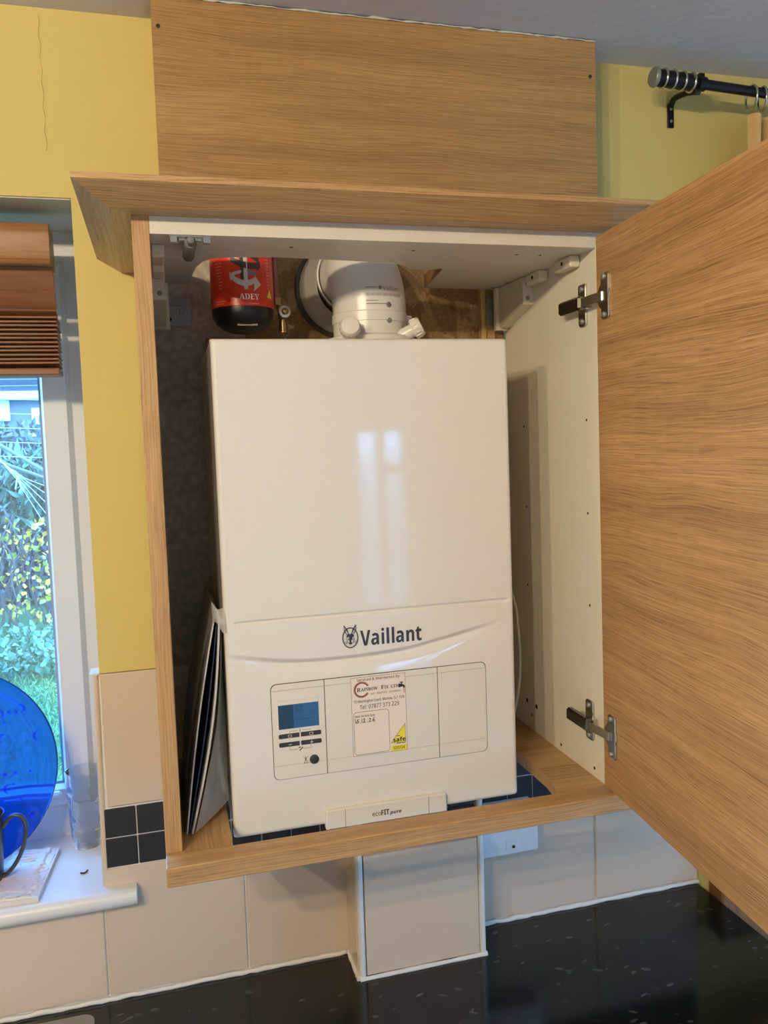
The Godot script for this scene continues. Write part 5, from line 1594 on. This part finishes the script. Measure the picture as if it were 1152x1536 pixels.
func outside() -> void:
	var lf := mat(Color.WHITE, 0.5); lf.vertex_color_use_as_albedo = true; lf.backlight_enabled = true; lf.backlight = Color(0.3, 0.3, 0.2)
	var bark := mat(c8(96, 84, 78), 0.9)
	ORG = Vector3(0, 0, -8)
	begin(); box(Vector3(-14, -0.15, -22), Vector3(8, -0.02, -0.35))
	tag(done("lawn_ground", mat(c8(66, 108, 56), 0.95)), "green lawn of the garden seen through the window", "lawn"); get_node("lawn_ground").set_meta("kind", "structure")
	# grass
	ORG = Vector3(-0.9, 0, -4.5)
	var gr := Node3D.new(); gr.name = "grass"; gr.position = ORG; add_child(gr); tag(gr, "short mown grass blades on the garden lawn", "grass"); stuff(gr)
	scatter("blades", leaf_mesh(0.008, 0.07), lf, gr, 9000, 3, func(r): return Vector3(r.randf_range(-1.9, -0.4), -0.02, r.randf_range(-6.4, -3.0)), [Color(0.09, 0.20, 0.03), Color(0.13, 0.25, 0.05), Color(0.18, 0.27, 0.08)])
	# low ground cover in front of the shrubs
	var iv := thing("ground_cover_plant", "low bushy green ground cover at the foot of the yellow shrub", "plant", Vector3(-1.2, 0, -6.4))
	scatter("foliage", leaf_mesh(0.045, 0.065), lf, iv, 1500, 4, func(r): return Vector3(r.randf_range(-2.0, -0.7), r.randf_range(0.0, 0.22), r.randf_range(-7.0, -5.7)), [Color(0.05, 0.15, 0.05), Color(0.10, 0.24, 0.12), Color(0.20, 0.34, 0.22)])
	# yellow-leaved shrub
	var sh := thing("yellow_shrub", "shrub with sparse yellow autumn leaves beyond the lawn", "shrub", Vector3(-1.5, 0, -7.6))
	var rng := RandomNumberGenerator.new(); rng.seed = 9
	begin()
	for k in 46:
		var p := Vector3(rng.randf_range(-2.3, -0.9), 0.0, rng.randf_range(-8.1, -7.2))
		var pts := [p]
		for i in 5: pts.append(pts[-1] + Vector3(rng.randf_range(-0.14, 0.14), rng.randf_range(0.15, 0.3), rng.randf_range(-0.08, 0.08)))
		tube(smooth(pts, 2), 0.009, 5, false)
	done("branches", bark, sh)
	scatter("foliage", leaf_mesh(0.05, 0.06), lf, sh, 560, 6, func(r): return Vector3(r.randf_range(-2.3, -0.9), r.randf_range(0.10, 1.15), r.randf_range(-7.9, -7.0)), [Color(0.70, 0.50, 0.03), Color(0.60, 0.48, 0.05), Color(0.75, 0.45, 0.05), Color(0.3, 0.34, 0.06), Color(0.6, 0.3, 0.05)])
	# broad-leaved evergreen with long leaves above it
	var ev := thing("long_leaved_bush", "evergreen bush with long pointed leaves above the yellow shrub", "bush", Vector3(-1.6, 0, -8.4))
	begin()
	for k in 20:
		var p := Vector3(rng.randf_range(-2.4, -0.9), 0.0, rng.randf_range(-8.7, -8.3))
		tube([p, p + Vector3(rng.randf_range(-0.2, 0.2), 0.9, 0), p + Vector3(rng.randf_range(-0.4, 0.4), 1.8, 0.1)], 0.012, 5, false)
	done("stems", bark, ev)
	scatter("foliage", leaf_mesh(0.06, 0.24), lf, ev, 800, 7, func(r): return Vector3(r.randf_range(-2.5, -0.9), r.randf_range(1.0, 1.75), r.randf_range(-8.6, -7.9)), [Color(0.07, 0.15, 0.08), Color(0.14, 0.26, 0.15), Color(0.05, 0.10, 0.07), Color(0.28, 0.42, 0.32)])
	# dark hedge behind
	var hd := thing("dark_hedge", "dense dark twiggy hedge closing off the garden", "hedge", Vector3(-2.0, 0, -9.6))
	begin(); box(Vector3(-5.5, 0, -10.4), Vector3(0.6, 2.0, -9.6), 0.1); done("core", mat(c8(60, 62, 72), 1.0), hd)
	scatter("foliage", leaf_mesh(0.05, 0.12), lf, hd, 2600, 8, func(r): return Vector3(r.randf_range(-3.2, -0.9), r.randf_range(0.0, 2.15), r.randf_range(-9.62, -9.2)), [Color(0.08, 0.12, 0.12), Color(0.13, 0.18, 0.16), Color(0.2, 0.22, 0.24), Color(0.1, 0.2, 0.12)])
	# rotary clothes line with pegs
	var rd := thing("rotary_clothes_line", "folding rotary clothes line with arms and strung cords in the garden", "clothes line", Vector3(-1.15, 0, -4.1))
	var alu := mat(c8(120, 130, 140), 0.5, 0.3)
	begin(); tube([Vector3(-1.25, -0.02, -4.1), Vector3(-1.25, 1.75, -4.1)], 0.022, 12); done("pole", alu, rd)
	var arms := [[Vector3(-1.25, 2.06, -4.0), Vector3(-0.60, 1.62, -3.9)], [Vector3(-1.25, 1.88, -4.0), Vector3(-0.55, 1.56, -4.2)], [Vector3(-1.25, 1.70, -4.1), Vector3(-2.1, 2.3, -4.4)]]
	for a in arms:
		begin(); tube([a[0], a[1]], 0.011, 8); done("arm", alu, rd)
	var cord := mat(c8(235, 240, 240), 0.5)
	begin()
	for k in 5:
		tube([Vector3(-1.5, 2.16 - k * 0.075, -3.85), Vector3(-1.0, 2.12 - k * 0.08, -3.8), Vector3(-0.5, 2.10 - k * 0.085, -3.85)], 0.0014, 4, false)
	for k in 5:
		tube([Vector3(-1.12, 2.02 - k * 0.03, -3.9), Vector3(-0.86 + k * 0.012, 1.66, -3.85), Vector3(-0.72 + k * 0.02, 1.38 + 0.05 * k, -3.85)], 0.0014, 4, false)
	done("cords", cord, rd)
	ORG = Vector3(-0.85, 1.63, -3.85)
	begin()
	for s in [-1.0, 1.0]: tube([Vector3(-0.852, 1.68, -3.85), Vector3(-0.852 + s * 0.016, 1.60, -3.85)], [0.005, 0.0042], 6)
	tag(done("clothes_peg", mat(c8(200, 225, 215), 0.5)), "pale clothes peg clipped on a cord of the clothes line", "peg")
	# house beyond the hedge
	var hs := thing("neighbour_house", "neighbouring house with tiled roof and white fascia beyond the hedge", "house", Vector3(-2.6, 0, -14.5))
	begin(); box(Vector3(-7.0, -0.02, -17.0), Vector3(0.5, 2.80, -14.2)); done("wall", mat(c8(120, 128, 140), 0.9), hs)
	begin(); box(Vector3(-7.2, 2.70, -14.25), Vector3(0.7, 2.84, -13.95), 0.01); done("fascia", mat(c8(225, 235, 235), 0.5), hs)
	begin(); box(Vector3(-2.12, 2.28, -14.2), Vector3(-1.30, 2.56, -14.12), 0.01); box(Vector3(-2.20, 1.98, -14.2), Vector3(-1.3, 2.14, -14.08), 0.01); box(Vector3(-3.1, 2.35, -14.2), Vector3(-2.46, 2.72, -14.12), 0.01)
	done("window", mat(c8(245, 248, 250), 0.4), hs)
	var tl := mat(c8(112, 118, 124), 0.8)
	for row in 5:
		for k in 16:
			begin()
			var xx := -3.4 + k * 0.16 + 0.08 * (row % 2)
			XF = Transform3D(Basis(Vector3.RIGHT, 0.75), Vector3(xx, 2.86 + row * 0.115, -14.0 - row * 0.12))
			prism(rr(-0.078, -0.10, 0.078, 0.10, [0.06, 0.06, 0.0, 0.0], 3), 0.0, 0.018)
			XF = Transform3D.IDENTITY
			done("roof_tile", tl, hs)
	begin()
	quad(Vector3(-7.2, 2.82, -14.0), Vector3(0.7, 2.82, -14.0), Vector3(0.7, 4.6, -15.9), Vector3(-7.2, 4.6, -15.9)); quad(Vector3(-7.2, 2.70, -14.05), Vector3(-7.2, 4.5, -15.95), Vector3(0.7, 4.5, -15.95), Vector3(0.7, 2.70, -14.05))
	done("roof", mat(c8(90, 96, 104), 0.9), hs)
	ORG = Vector3.ZERO
